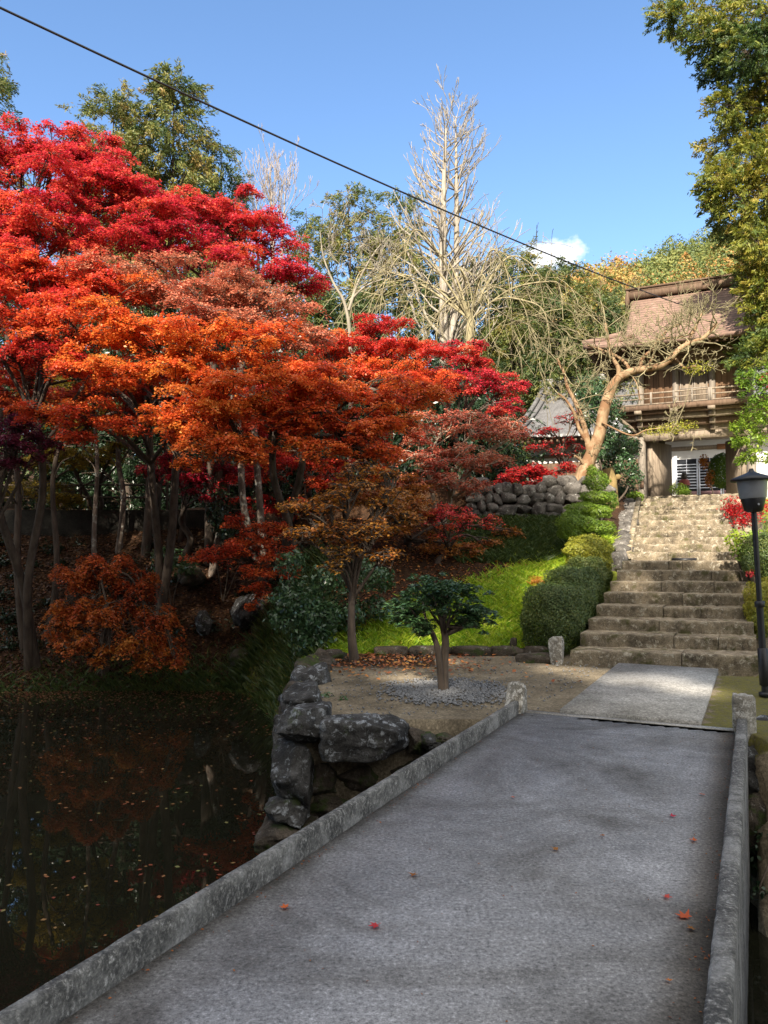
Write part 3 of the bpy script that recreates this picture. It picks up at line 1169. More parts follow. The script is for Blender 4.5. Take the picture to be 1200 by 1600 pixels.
STAIR = empty('stone_stairway', ST(11.7, -1.3, 0), 'lower flight of eight broad worn stone steps rising from the concrete path', 'stairs')
RISE = .184
for i in range(8):
    s0 = 11.72 + .60 * i + (.02 * math.sin(i * 2.3))
    tl = -2.50 + .018 * i
    tr = [-.0, -.02, -.05, -.07, -.09, -.10, -.12, -.28][i]
    sk = .18
    s_l, s_r = s0 + sk * (tl + 1.28), s0 + sk * (tr + 1.28)
    bk = .85 if i < 7 else 2.1
    mb = MB()
    # each course is laid from two or three long stones
    cuts = [0] + sorted(np.random.default_rng(200 + i).uniform(.25, .8, 1 + i % 2)) + [1]
    for q in range(len(cuts) - 1):
        u0, u1 = cuts[q] + (.002 if q else 0), cuts[q + 1] - .002
        ta, tb = tl + (tr - tl) * u0, tl + (tr - tl) * u1
        sa, sb = s_l + (s_r - s_l) * u0, s_l + (s_r - s_l) * u1
        jz = np.random.default_rng(300 + i * 5 + q).normal(0, .006)
        step_block(mb, [ST(sa, ta), ST(sb, tb), ST(sb + bk, tb), ST(sa + bk, ta)], RISE * i - (.15 if i == 0 else .05), RISE * (i + 1) + jz, 210 + i * 7 + q)
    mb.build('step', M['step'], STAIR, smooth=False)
Z1 = RISE * 8
NUP = 11
STAIR2 = empty('stone_stairway', ST(16.2, -1.4, Z1), 'upper sunlit flight of eleven tan stone steps climbing to the temple gate', 'stairs')
for i in range(NUP):
    s0 = 17.2 + .80 * i
    u = i / (NUP - 1)
    tl, tr = -2.42 - .78 * u, -.33 - .42 * u
    mb = MB()
    cuts = [0] + sorted(np.random.default_rng(400 + i).uniform(.25, .8, 1 + (i + 1) % 2)) + [1]
    for q in range(len(cuts) - 1):
        u0, u1 = cuts[q], cuts[q + 1] - .002
        ta, tb = tl + (tr - tl) * u0, tl + (tr - tl) * u1
        jz = np.random.default_rng(500 + i * 5 + q).normal(0, .008)
        step_block(mb, [ST(s0 + .1 * u0, ta), ST(s0 + .1 * u1, tb), ST(s0 + 1.2, tb), ST(s0 + 1.2, ta)], Z1 + .171 * i - .06, Z1 + .171 * (i + 1) + jz, 410 + i * 7 + q)
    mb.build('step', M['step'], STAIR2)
ZG = Z1 + .171 * NUP
# landing drain cover (the dark rectangle at the top of the lower flight)
mb = MB()
mb.stbox(16.7, 17.15, -1.55, -1.1, Z1 - .02, Z1 + .05)
tag(mb.build('drain_grate', M['iron']), 'dark metal grate set in the stair landing', 'grate')
# side walls of the upper flight
CB = empty('side_wall', ST(20, -2.9, 2), 'rough stacked stone edging left of the upper steps', 'stone wall')
rs = np.random.default_rng(61)
mb = MB()
for k in range(70):
    s = 16.6 + k * .122
    u = (s - 17.2) / 8.0
    t = -2.62 - .78 * max(u, 0)
    z = Z1 + .171 * (s - 17.2) / .80
    add_rock(mb, ST(s, t + rs.normal(0, .04), z + .10 + rs.normal(0, .03)), (rs.uniform(.22, .42), rs.uniform(.25, .5), rs.uniform(.16, .34)), 600 + k, rs.uniform(-.5, .1), sub=2, p=5, amp=.12, planes=5)
    if k % 2 == 0:
        add_rock(mb, ST(s, t - .25 + rs.normal(0, .05), z + .02), (.45, .45, .4), 700 + k, rs.uniform(-.5, .1), sub=2, p=5, amp=.12, planes=5)
mb.build('rubble', M['drystone'], CB)
cp_ = MB()
cp_.add([ST(17.1, -2.52, Z1 + .03), ST(17.1, -2.40, Z1 + .03), ST(25.2, -3.18, ZG + .10), ST(25.2, -3.32, ZG + .10),
         ST(17.1, -2.52, Z1 + .17), ST(17.1, -2.40, Z1 + .17), ST(25.2, -3.18, ZG + .17), ST(25.2, -3.32, ZG + .17)],
        np.array([[4, 5, 6, 7], [0, 1, 5, 4], [1, 2, 6, 5], [2, 3, 7, 6], [3, 0, 4, 7]]))
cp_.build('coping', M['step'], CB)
CB2 = empty('side_wall', ST(20, -.2, 2), 'rough stone edging right of the upper steps', 'stone wall')
mb = MB()
for k in range(60):
    s = 16.4 + k * .15
    u = (s - 17.2) / 8.0
    t = -.18 - .42 * max(u, 0)
    z = Z1 + .171 * (s - 17.2) / .80
    add_rock(mb, ST(s, t + .1 + rs.normal(0, .04), z + .0), (rs.uniform(.25, .45), rs.uniform(.25, .5), rs.uniform(.2, .4)), 800 + k, rs.uniform(-.5, .1), sub=2, p=5, amp=.12, planes=5)
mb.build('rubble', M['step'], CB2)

# dry stone terrace wall under the red bush
DW = empty('terrace_wall', P(830, 812, 19.1), 'dry stone terrace wall of grey rubble below the bright red bush', 'stone wall')
mb = MB()
for row in range(4):
    xw = 2.05
    while xw < 5.35:
        a = rs.uniform(.2, .46)
        hh = rs.uniform(.2, .32)
        add_rock(mb, (xw + a / 2, 19.02 + rs.normal(0, .03) + row * .02, 2.5 + row * .235 + rs.normal(0, .025)), (a * 1.16, .4, hh * 1.22), int(rs.integers(1e6)), 0, sub=3, p=9, amp=.12, planes=12)
        xw += a
for k in range(5):
    add_rock(mb, (rs.uniform(2.0, 5.2), 19.1, 3.42), (rs.uniform(.25, .4), .35, rs.uniform(.2, .4)), 950 + k, 0, sub=3, p=6, amp=.16, planes=11)
mb.build('rubble', M['drystone'], DW)
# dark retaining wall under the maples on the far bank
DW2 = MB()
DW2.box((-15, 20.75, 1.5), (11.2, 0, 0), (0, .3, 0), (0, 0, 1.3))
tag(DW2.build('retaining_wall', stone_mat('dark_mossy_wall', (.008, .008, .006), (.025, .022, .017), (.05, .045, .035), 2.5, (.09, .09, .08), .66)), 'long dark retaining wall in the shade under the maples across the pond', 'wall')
FN = empty('rail_fence', (-5, 21.2, 2.8), 'thin dark rail fence standing on top of the shaded retaining wall', 'fence')
for k in range(8):
    mb = MB()
    mb.tube([(-12 + k * 1.2, 21.2, 2.7), (-12 + k * 1.2, 21.2, 3.55)], .04, 6)
    mb.build('post', BARK_DARK, FN)
for z in (3.15, 3.5):
    mb = MB()
    mb.tube([(-12.2, 21.2, z), (-8, 21.2, z + .02), (-3.4, 21.2, z)], .03, 6)
    mb.build('rail', BARK_DARK, FN)

# ------------------------------------------------------------------ temple gate
SG = 26.2
TG = -3.28


def GW(wd, dp, z):
    """gate coordinates: wd across the front from the left pillar, dp behind the front plane"""
    return ST(SG + dp, TG + wd, z)


GB = ZG + .02
GD = 2.1         # depth of the gate
GATE = empty('temple_gate', GW(1.62, 1.5, GB), 'two storey weathered wooden temple gate with shingled hip and gable roof above the stairs', 'temple gate')


def gbox(mb, w0, w1, d0, d1, z0, z1):
    mb.box(GW(w0, d0, z0), DT * (w1 - w0), DS * (d1 - d0), (0, 0, z1 - z0))
    return mb


def gobj(name, mat, boxes, parent=GATE):
    mb = MB()
    for q in boxes:
        gbox(mb, *q)
    return mb.build(name, M[mat], parent)


PT = 5.50           # pillar top
for wd in (0.0, 3.24):
    for dp in (0.0, GD):
        mb = MB()
        r = .125
        zz = np.linspace(GB + .08, PT, 8)
        mb.tube([GW(wd, dp, z) for z in zz], [r * q for q in (1, 1, 1, 1, 1, .99, .97, .9)], 20)
        pl = mb.build('pillar', M['wood_grey'], GATE, smooth=True)
        mb = MB()
        add_rock(mb, GW(wd, dp, GB + .02), (.44, .44, .2), 1000 + int(wd * 10 + dp), -AX, p=3, amp=.06, sub=3)
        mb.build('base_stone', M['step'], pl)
for wd in (.50, 2.74):           # inner square posts that carry the door leaves
    gobj('door_post', 'wood_grey', [(wd - .09, wd + .09, 1.2, 1.4, GB, PT)])
# open door leaves, swung inwards
for (wd, sgn) in ((.30, 1), (2.94, -1)):
    mb = MB()
    a0 = GW(wd, .28, GB + .06)
    dirv = unit(DS * 1.0 + DT * .42 * sgn)
    nv = unit(DT * sgn * -1.0 + DS * .42)
    mb.box(a0, dirv * 1.25, nv * .07, (0, 0, PT - GB - .25))
    lf = mb.build('door_leaf', M['wood'], GATE)
    fr_ = MB()
    for zz in (GB + .3, GB + 1.55):
        fr_.box(a0 + nv * .072 + np.array([0, 0, zz - GB]), dirv * 1.25, nv * .03, (0, 0, .1))
        if sgn < 0:
            fr_.build('batten', M['wood'], lf)
        fr_ = MB()
# small side wall panels between pillar and leaf
gobj('side_panel', 'wood', [(.14, .30, .22, .30, GB + .05, PT - .15)])
gobj('side_panel', 'wood', [(2.94, 3.10, .22, .30, GB + .05, PT - .15)])
gobj('nail_block', 'wood_dark', [(-.06, .06, -.19, -.12, GB + .38, GB + .62)])
# tie beams
gobj('beam', 'wood', [(-.45, 3.69, -.09, .09, PT - .22, PT + .02)])
gobj('beam', 'wood_grey', [(-.08, .10, 1.0, GD - .1, PT - .1, PT + .0)])
gobj('beam', 'wood_grey', [(3.14, 3.32, 1.0, GD - .1, PT - .1, PT)])
# carved hanging frog-leg strut under the beam
for w0 in (1.15, 2.2):
    mb = MB()
    prof = [(-.5, 0), (.5, 0), (.38, -.06), (.22, -.09), (.1, -.16), (-.1, -.16), (-.22, -.09), (-.38, -.06)]
    V = [GW(w0 + a, -.14, PT + .24 + z) for a, z in prof] + [GW(w0 + a, -.06, PT + .24 + z) for a, z in prof]
    n = len(prof)
    mb.add(V, [list(range(n)), list(range(2 * n - 1, n - 1, -1))])
    mb.add(V, np.array([[i, (i + 1) % n, n + (i + 1) % n, n + i] for i in range(n)]))
    mb.build('carved_strut', M['wood'], GATE)
# corbelled underside: three stepped tiers flaring outwards
BZ = 6.22
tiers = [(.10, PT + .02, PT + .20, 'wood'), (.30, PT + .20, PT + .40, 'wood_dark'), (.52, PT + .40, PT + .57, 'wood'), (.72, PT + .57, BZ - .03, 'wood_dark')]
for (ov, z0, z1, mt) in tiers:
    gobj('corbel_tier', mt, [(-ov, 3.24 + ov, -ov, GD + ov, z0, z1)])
for wd in (0, 1.08, 2.16, 3.24):
    mb = MB()
    for q, (ov, z0, z1, _) in enumerate(tiers):
        gbox(mb, wd - .07 - .012 * q, wd + .07 + .012 * q, -ov - .14, -ov + .2, z0 - .02, z1 - .03)
    mb.build('bracket', M['wood'], GATE)
# corner bracket on the diagonal at the left
mb = MB()
mb.tube([GW(-.05, -.05, PT + .0), GW(-.45, -.45, PT + .36), GW(-.82, -.82, BZ - .06)], [.07, .08, .07], 4)
mb.build('corner_bracket', M['wood'], GATE)
# balcony
OV = .80
BALC = gobj('balcony_floor', 'wood_grey', [(-OV, 3.24 + OV, -OV, GD + OV, BZ, BZ + .07)])
gobj('fascia', 'wood_dark', [(-OV - .02, 3.26 + OV, -OV - .03, -OV - .003, BZ - .07, BZ + .1), (-OV - .03, -OV - .003, -OV + .0, GD + OV, BZ - .07, BZ + .1)])
for wd in (-.78, .4, 1.08, 1.62, 2.16, GD, 4.0):
    mb = MB()
    gbox(mb, wd - .03, wd + .03, -OV + .02, -OV + .08, BZ + .07, BZ + .52)
    mb.build('rail_post', M['wood_grey'], BALC)
for dp in (.2, 1.1, 2.2):
    mb = MB()
    gbox(mb, -OV + .02, -OV + .08, dp, dp + .06, BZ + .07, BZ + .52)
    mb.build('rail_post', M['wood_grey'], BALC)
for (z0, z1) in ((.46, .51), (.30, .335), (.12, .16)):
    mb = MB()
    gbox(mb, -OV - .08, 3.24 + OV + .08, -OV + .028, -OV + .072, BZ + z0, BZ + z1)
    mb.build('rail', M['wood'], BALC)
    mb = MB()
    gbox(mb, -OV + .028, -OV + .072, -OV + .08, GD + OV, BZ + z0 - .004, BZ + z1 - .004)
    mb.build('rail', M['wood'], BALC)
# upper storey
UZ = 8.30
gobj('upper_wall', 'wood_wall', [(.0, 3.24, .02, .08, BZ + .07, UZ), (-.0, .06, .08, GD, BZ + .07, UZ), (3.18, 3.24, .08, GD, BZ + .07, UZ), (.06, 3.18, GD - .06, GD, BZ + .07, UZ)])
for wd in (0, 1.08, 2.16, 3.24):
    mb = MB()
    mb.tube([GW(wd, -.02, BZ + .07), GW(wd, -.02, UZ)], .10, 14)
    mb.build('upper_post', M['wood_grey'], GATE, smooth=True)
dr = gobj('upper_door', 'wood', [(1.22, 1.60, -.025, .015, BZ + .12, BZ + 1.25), (1.64, 2.02, -.025, .015, BZ + .12, BZ + 1.25)])
mb = MB()
for w0 in (1.22, 1.58, 1.64, 2.0):
    gbox(mb, w0 - .01, w0 + .03, -.05, -.028, BZ + .1, BZ + 1.3)
gbox(mb, 1.2, 2.04, -.06, -.052, BZ + 1.26, BZ + 1.33)
gbox(mb, 1.2, 2.04, -.06, -.052, BZ + .66, BZ + .70)
mb.build('door_frame', M['wood_grey'], dr)
gobj('lintel', 'wood_grey', [(-.12, 3.36, -.11, -.02, BZ + 1.36, BZ + 1.48)])
# rafters + bracket band under the eaves
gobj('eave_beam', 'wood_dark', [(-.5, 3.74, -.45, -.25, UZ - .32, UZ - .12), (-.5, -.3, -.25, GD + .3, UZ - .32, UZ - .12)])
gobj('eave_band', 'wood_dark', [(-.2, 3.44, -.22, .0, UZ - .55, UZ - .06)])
# hip-and-gable roof, curved: front slope, hips at the ends, gables above
EZ = 8.18
RO = 1.55                     # eave overhang
w0, w1, d0, d1 = -1.55, 3.24 + 1.55, -RO, GD + RO
dm = GD / 2
RZ = 10.42
gw0, gw1 = -.36, 3.60         # gable planes


def roof_z(q):                # q = 0 eave .. 1 ridge, concave
    return EZ + (RZ - EZ) * (.62 * q + .38 * q * q)


ROOF = MB()
n = 16
qh = .30                      # where hips end and gables begin
V, Fq = [], []


def sheet(fn, nu, nv):
    V = [fn(i / nu, j / nv) for j in range(nv + 1) for i in range(nu + 1)]
    Fq = [[j * (nu + 1) + i, j * (nu + 1) + i + 1, (j + 1) * (nu + 1) + i + 1, (j + 1) * (nu + 1) + i] for j in range(nv) for i in range(nu)]
    return V, np.array(Fq)


def upturn(u):
    return .12 * (abs(2 * u - 1) ** 4)


def front(u, v, side=1):
    q = v
    depth = d0 + (dm - d0) * q if side > 0 else d1 + (dm - d1) * q
    hq = min(q / qh, 1)
    a = w0 + (gw0 - w0) * hq
    b_ = w1 + (gw1 - w1) * hq
    return GW(a + (b_ - a) * u, depth, roof_z(q) + upturn(u) * (1 - hq))


def hip(u, v, side=-1):
    q = v * qh
    hq = v
    wd = (w0 + (gw0 - w0) * hq) if side < 0 else (w1 + (gw1 - w1) * hq)
    a, b_ = d0 + (dm - d0) * q, d1 + (dm - d1) * q
    return GW(wd, a + (b_ - a) * u, roof_z(q) + upturn(u) * (1 - hq))


for dz in (0, ):
    for sd in (1, -1):
        v_, f_ = sheet(lambda u, v: front(u, v, sd), 28, 20)
        ROOF.add(v_, f_)
        v_, f_ = sheet(lambda u, v: hip(u, v, -sd), 20, 10)
        ROOF.add(v_, f_)
rf = ROOF.build('roof', M['shingle'], GATE)
so = rf.modifiers.new('thickness', 'SOLIDIFY')
so.thickness = .16
so.offset = -1
# gable boards
for gw, sg in ((gw0, 1), (gw1, -1)):
    mb = MB()
    zq = roof_z(qh)
    da, db = d0 + (dm - d0) * qh, d1 + (dm - d1) * qh
    mb.add([GW(gw + .14 * sg, da, zq - .15), GW(gw + .14 * sg, db, zq - .15), GW(gw + .14 * sg, dm, RZ - .12),
            GW(gw + .18 * sg, da, zq - .15), GW(gw + .18 * sg, db, zq - .15), GW(gw + .18 * sg, dm, RZ - .12)],
           [[0, 1, 2], [5, 4, 3], [0, 3, 4, 1], [1, 4, 5, 2], [2, 5, 3, 0]])
    mb.build('gable_board', M['wood_dark'], rf)
# ridge box
mb = MB()
gbox(mb, gw0 - .12, gw1 + .12, dm - .20, dm + .20, RZ - .06, RZ + .16)
gbox(mb, gw0 - .05, gw1 + .05, dm - .14, dm + .14, RZ + .162, RZ + .26)
gbox(mb, gw0 - .2, gw1 + .2, dm - .18, dm + .18, RZ + .262, RZ + .32)
mb.build('ridge_box', M['wood_dark'], rf)
mb = MB()
add_rock(mb, GW(gw0 - .12, dm, RZ - .02), (.2, .5, .62), 1201, -AX, p=4, amp=.1, sub=3)
mb.build('ridge_end', M['wood_dark'], rf)
# rafters under the front eave and left eave
mb = MB()
for k in range(30):
    wd = w0 + .15 + (w1 - w0 - .3) * k / 29
    a, b_ = GW(wd, d0 + .12, EZ - .21), GW(wd, .0, roof_z(.5) - .65)
    mb.box(a, DT * .07, b_ - a, (0, 0, .09))
for k in range(24):
    dp = d0 + .15 + (d1 - d0 - .3) * k / 23
    a, b_ = GW(w0 + .12, dp, EZ - .21), GW(0, dp, roof_z(.5) - .65)
    mb.box(a, DS * .07, b_ - a, (0, 0, .09))
mb.build('rafters', M['wood_dark'], GATE)
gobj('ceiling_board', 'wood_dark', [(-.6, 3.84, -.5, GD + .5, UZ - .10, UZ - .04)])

# ------------------------------------------------------------------ main hall behind the gate
HD = 12.0       # front wall behind the gate front
HS = 1.2        # size of the hall's bay


def HW(wd, dp, z):
    return ST(SG + HD + dp * HS, TG - .66 + wd * HS, EYE + (z - EYE) * HS)


HALL = empty('temple_hall', HW(0, 2, GB), 'main hall with white plaster wall and grey tiled roof behind the gate', 'temple hall')


def hbox(name, mat, boxes, parent=HALL):
    mb = MB()
    for (a, b_, c_, d_, z0, z1) in boxes:
        mb.hbx(HW(a, c_, z0), DT * (b_ - a), DS * (d_ - c_), (0, 0, z1 - z0))
    return mb.build(name, M[mat], parent)


HB = GB + .25
hbox('wall', 'plaster', [(-5.2, 7.5, 0, .15, HB - .4, 6.75)])
hbox('tie_beam', 'wood', [(-5.2, 2.9, -.05, -.003, 5.62, 5.78)])
hbox('tie_beam', 'orange_wood', [(2.05, 3.1, -.07, -.052, 5.60, 5.80)])
hbox('porch_post', 'orange_wood', [(3.1, 3.26, -.5, -.34, HB - .3, 6.2)])
hbox('porch_beam', 'wood', [(2.2, 5, -.34, -.12, 6.02, 6.2)])
hbox('threshold', 'step', [(-6.0, 8, -1.1, -.1, HB - .9, HB - .02)])
for (a, b_) in ((.55, 1.35), (1.38, 2.18), (2.21, 3.0)):
    LT = hbox('lattice_door', 'dark', [(a, b_, -.05, -.02, HB + .02, 5.28)])
    mb = MB()
    for wd in (a, b_ - .05):
        mb.hbx(HW(wd, -.09, HB + .02), DT * .05, DS * .035, (0, 0, 5.28 - HB - .02))
    for k in range(9):
        z = HB + .5 + k * .115
        mb.hbx(HW(a + .05, -.085, z), DT * (b_ - a - .1), DS * .025, (0, 0, .036))
    mb.hbx(HW((a + b_) / 2 - .012, -.08, HB + .45), DT * .024, DS * .015, (0, 0, 5.28 - HB - .45))
    mb.build('lattice', M['paint_blue'], LT)
    mb = MB()
    mb.hbx(HW(a + .052, -.088, HB + .06), DT * (b_ - a - .104), DS * .03, (0, 0, .16))
    mb.hbx(HW(a + .052, -.088, HB + .26), DT * (b_ - a - .104), DS * .03, (0, 0, .14))
    mb.build('lower_panel', M['paint_rose'], LT)
# dark wall bay and shoji left of the doors
hbox('side_bay', 'wood_dark', [(-5.0, -.4, -.06, -.002, HB - .3, 5.4)])
hbox('bay_post', 'wood_grey', [(-2.5, -2.36, -.1, -.062, HB - .3, 5.6)])
# tiled roof
HE, HR = 6.35, 9.5
hw0, hw1 = -5.75, 9.0
hd0, hd1 = -1.25, 4.2


def hz(q):
    return HE + (HR - HE) * (.68 * q + .32 * q * q)


TR = MB()
nt = 62
NU = nt * 6
V = []
for j in range(17):
    q = j / 16
    for i in range(NU + 1):
        u = i / NU
        wd = hw0 + (hw1 - hw0) * u
        ph = (i % 6) / 6.0
        wave = .055 * max(0, math.cos((ph - .0) * 2 * math.pi)) + .012 * math.cos(ph * 4 * math.pi)
        V.append(HW(wd, hd0 + (hd1 - hd0) * q, hz(q) + wave + .30 * (abs(2 * u - 1) ** 8) * (1 - q)))
ii = np.arange((NU + 1) * 17).reshape(17, NU + 1)
TR.add(V, np.stack([ii[:-1, :-1].ravel(), ii[:-1, 1:].ravel(), ii[1:, 1:].ravel(), ii[1:, :-1].ravel()], 1))
TR.add([HW(hw0, hd1, hz(1)), HW(hw1, hd1, hz(1)), HW(hw1, 9.6, HE), HW(hw0, 9.6, HE)], np.array([[0, 1, 2, 3]]))
hr = TR.build('roof', M['tile'], HALL, smooth=False)
s2 = hr.modifiers.new('thickness', 'SOLIDIFY')
s2.thickness = .12
s2.offset = -1
mb = MB()
for k in range(11):          # verge ridge running down the left edge
    q0, q1 = k / 11, (k + 1) / 11
    for wofs, rr_ in ((.12, .13), (.42, .10)):
        mb.tube([HW(hw0 + wofs, hd0 + (hd1 - hd0) * q0, hz(q0) + .12 + .3 * (1 - q0) * .8), HW(hw0 + wofs, hd0 + (hd1 - hd0) * q1, hz(q1) + .12 + .3 * (1 - q1) * .8)], [rr_, rr_], 8)
mb.build('verge_ridge', M['tile'], hr)
mb = MB()
mb.hbx(HW(hw0 - .05, hd1 - .25, HR - .02), DT * (hw1 - hw0 + .1), DS * .5, (0, 0, .28))
mb.hbx(HW(hw0 - .15, hd1 - .16, HR + .262), DT * (hw1 - hw0 + .3), DS * .32, (0, 0, .14))
mb.build('main_ridge', M['tile_end'], hr)
mb = MB()
for i in range(nt + 1):
    wd = hw0 + (hw1 - hw0) * i / nt
    u = i / nt
    z = HE + .0 + .30 * (abs(2 * u - 1) ** 8)
    mb.tube([HW(wd, hd0 - .03, z - .02), HW(wd, hd0 + .02, z - .02)], .07, 10)
mb.build('tile_ends', M['tile_end'], hr)
mb = MB()
for i in range(60):
    wd = hw0 + .2 + (hw1 - hw0 - .4) * i / 59
    a, b_ = HW(wd, hd0 + .1, HE - .24), HW(wd, .1, HE + .3)
    mb.box(a, DT * .1, b_ - a, (0, 0, .12))
mb.build('rafters', M['wood_dark'], HALL)
mb = MB()
mb.hbx(HW(-5.3, 0.01, 6.74), DT * .12, DS * 8, (0, 0, .1))
mb.add([HW(-5.2, .15, HB - .4), HW(-5.2, 8, HB - .4), HW(-5.2, 8, 6.7), HW(-5.2, 4.2, 9.2), HW(-5.2, .15, 6.7)], [[0, 1, 2, 3, 4]])
mb.build('end_wall', M['plaster'], HALL)

# terrace edge stones on top of stairs (the level in front of the gate)
mb = MB()
for k in range(9):
    add_rock(mb, ST(26.0 + rs.normal(0, .05), -3.1 + k * .33, GB + .0), (.42, .35, .2), 1300 + k, -AX, sub=2, p=5, amp=.12)
tag(mb.build('threshold_stones', M['step']), 'rough row of tan stones along the gate threshold', 'stone edging')
mb = MB()
mb.stbox(25.9, 37.4, -9.5, 6.0, GB - .4, GB - .03)
structure(mb.build('courtyard', M['slab']))
# small stone statue by the left door leaf
STT = empty('stone_statue', GW(1.0, 3.6, GB), 'small weathered stone statue with reddish bib standing behind the left gate leaf', 'statue')
sb = GW(1.0, 3.6, GB)
mb = MB()
add_rock(mb, sb + np.array([0, 0, .15]), (.5, .45, .3), 1401, -AX, p=6, amp=.06)
mb.build('pedestal', M['step'], STT)
mb = MB()
zz = np.linspace(.3, .95, 9)
mb.tube([sb + np.array([0, 0, z]) for z in zz], [.17, .18, .17, .16, .165, .17, .16, .11, .06], 12)
mb.build('torso', M['rock'], STT, smooth=True)
mb = MB()
add_rock(mb, sb + np.array([0, -.01, 1.06]), (.22, .22, .28), 1402, 0, p=2.2, amp=.03)
mb.build('head', M['drystone'], STT, smooth=True)
mb = MB()
mb.tube([sb + np.array([0, -.01, z]) for z in (.72, .8, .88, .94)], [.20, .19, .175, .13], 12)
mb.build('bib', plain('faded_red_cloth', (.36, .10, .08), .8), STT, smooth=True)

# ------------------------------------------------------------------ lamp post
lb = PZ(1196, 1088, 0)
LAMP = empty('lamp_post', lb, 'slim black lamp post with hat shaped lantern at the right edge', 'lamp post')
lt = lb + np.array([-.075, 0, 2.08])


def lp(z):
    return lb + (lt - lb) * (z / 2.08)


mb = MB()
mb.tube([lp(z) for z in (0, 1.0, 1.02)], .038, 14)
mb.tube([lp(z) for z in (1.02, 2.08)], .03, 14)
mb.build('pole', M['iron'], LAMP, smooth=False)
for z, r, hh in ((.0, .07, .05), (.12, .055, .42), (1.0, .055, .07)):
    mb = MB()
    mb.tube([lp(z), lp(z + .01), lp(z + hh - .01), lp(z + hh)], [r * .85, r, r, r * .8], 16)
    mb.build('collar', M['iron'], LAMP)
mb = MB()
mb.tube([lp(z) for z in (2.08, 2.10, 2.16, 2.22, 2.235)], [.07, .10, .115, .13, .13], 20)
lh = mb.build('lamp_base', M['iron'], LAMP)
mb = MB()
mb.tube([lp(2.165) + np.array([0, -.117, 0]), lp(2.165) + np.array([0, -.128, 0])], [.012, .012], 8)
mb.build('screw', M['lampglass'], lh)
mb = MB()
mb.tube([lp(z) for z in (2.236, 2.25, 2.45)], [.135, .145, .165], 24)
mb.build('lamp_glass', M['lampglass'], LAMP, smooth=False)
mb = MB()
mb.tube([lp(z) for z in (2.436, 2.45, 2.47, 2.515, 2.535, 2.55, 2.58)], [.225, .235, .225, .10, .05, .03, .02], 28)
mb.build('lamp_hat', M['iron'], LAMP)

# power cable across the sky
ca0, ca1 = P(-160, -64, 9.0), P(1145, 503, 27.0)
pts = []
for k in range(41):
    u = k / 40
    p = ca0 * (1 - u) + ca1 * u
    p[2] -= 4 * .32 * u * (1 - u)
    pts.append(p)
mb = MB()
mb.tube(pts, .017, 6)
tag(mb.build('power_cable', M['cable']), 'black overhead cable sagging across the sky to the gate', 'cable')

# ================================================================== vegetation
def gz(x, y):
    return float(height(x, y))


def ground_px(px, Y):
    """point on the ground seen in column px at distance Y"""
    x = (px - 600) / F * Y / cp
    return np.array([x, Y, gz(x, Y)])


def spokes(rng, c, rp, n, size, droop=.35, thick=.04, tint0=.5, tvar=.16, k=None, lat=.055):
    """a flat leafy spray: leaves strung along twiglets that fan out from c"""
    k = k or int(10 + rp * 12)
    ang = rng.uniform(0, 2 * math.pi, k)
    ln = rp * rng.uniform(.55, 1.15, k)
    pit = rng.normal(0.04, .16, k)
    i = rng.integers(0, k, n)
    u = np.sqrt(rng.uniform(0.01, 1, n))
    rr = u * ln[i]
    a = ang[i] + rng.normal(0, 1, n) * lat / np.maximum(rr, .08)
    out = np.stack([np.cos(a), np.sin(a), np.zeros(n)], 1)
    pos = c + out * rr[:, None]
    pos[:, 2] += pit[i] * rr - droop * rr * rr / max(rp, .2) + rng.normal(0, thick, n)
    nrm = np.array([0, 0, 1.]) + rng.normal(0, .38, (n, 3)) + out * .3
    dr = out * .8 + rng.normal(0, .6, (n, 3))
    dr[:, 2] -= .3
    sz = size * rng.uniform(.7, 1.25, n)
    tint = tint0 + rng.normal(0, tvar, n)
    ends = c + np.stack([np.cos(ang) * ln * .85, np.sin(ang) * ln * .85, pit * ln * .85 - droop * (ln * .85) ** 2 / max(rp, .2)], 1)
    return (pos, nrm, dr, sz, tint), ends


def limb(mb, a, b, r0, r1, rng, bow=.12, n=7, sides=7):
    a, b = np.asarray(a, float), np.asarray(b, float)
    L_ = np.linalg.norm(b - a)
    m1 = a * .6 + b * .4 + rng.normal(0, abs(bow) * L_ * .5, 3) + np.array([0, 0, bow * L_])
    m2 = a * .25 + b * .75 + rng.normal(0, abs(bow) * L_ * .4, 3) + np.array([0, 0, bow * L_ * .8])
    p = bez([a, m1, m2, b], n)
    mb.tube(p, np.linspace(r0, r1, len(p)), sides, cap=False)
    return p


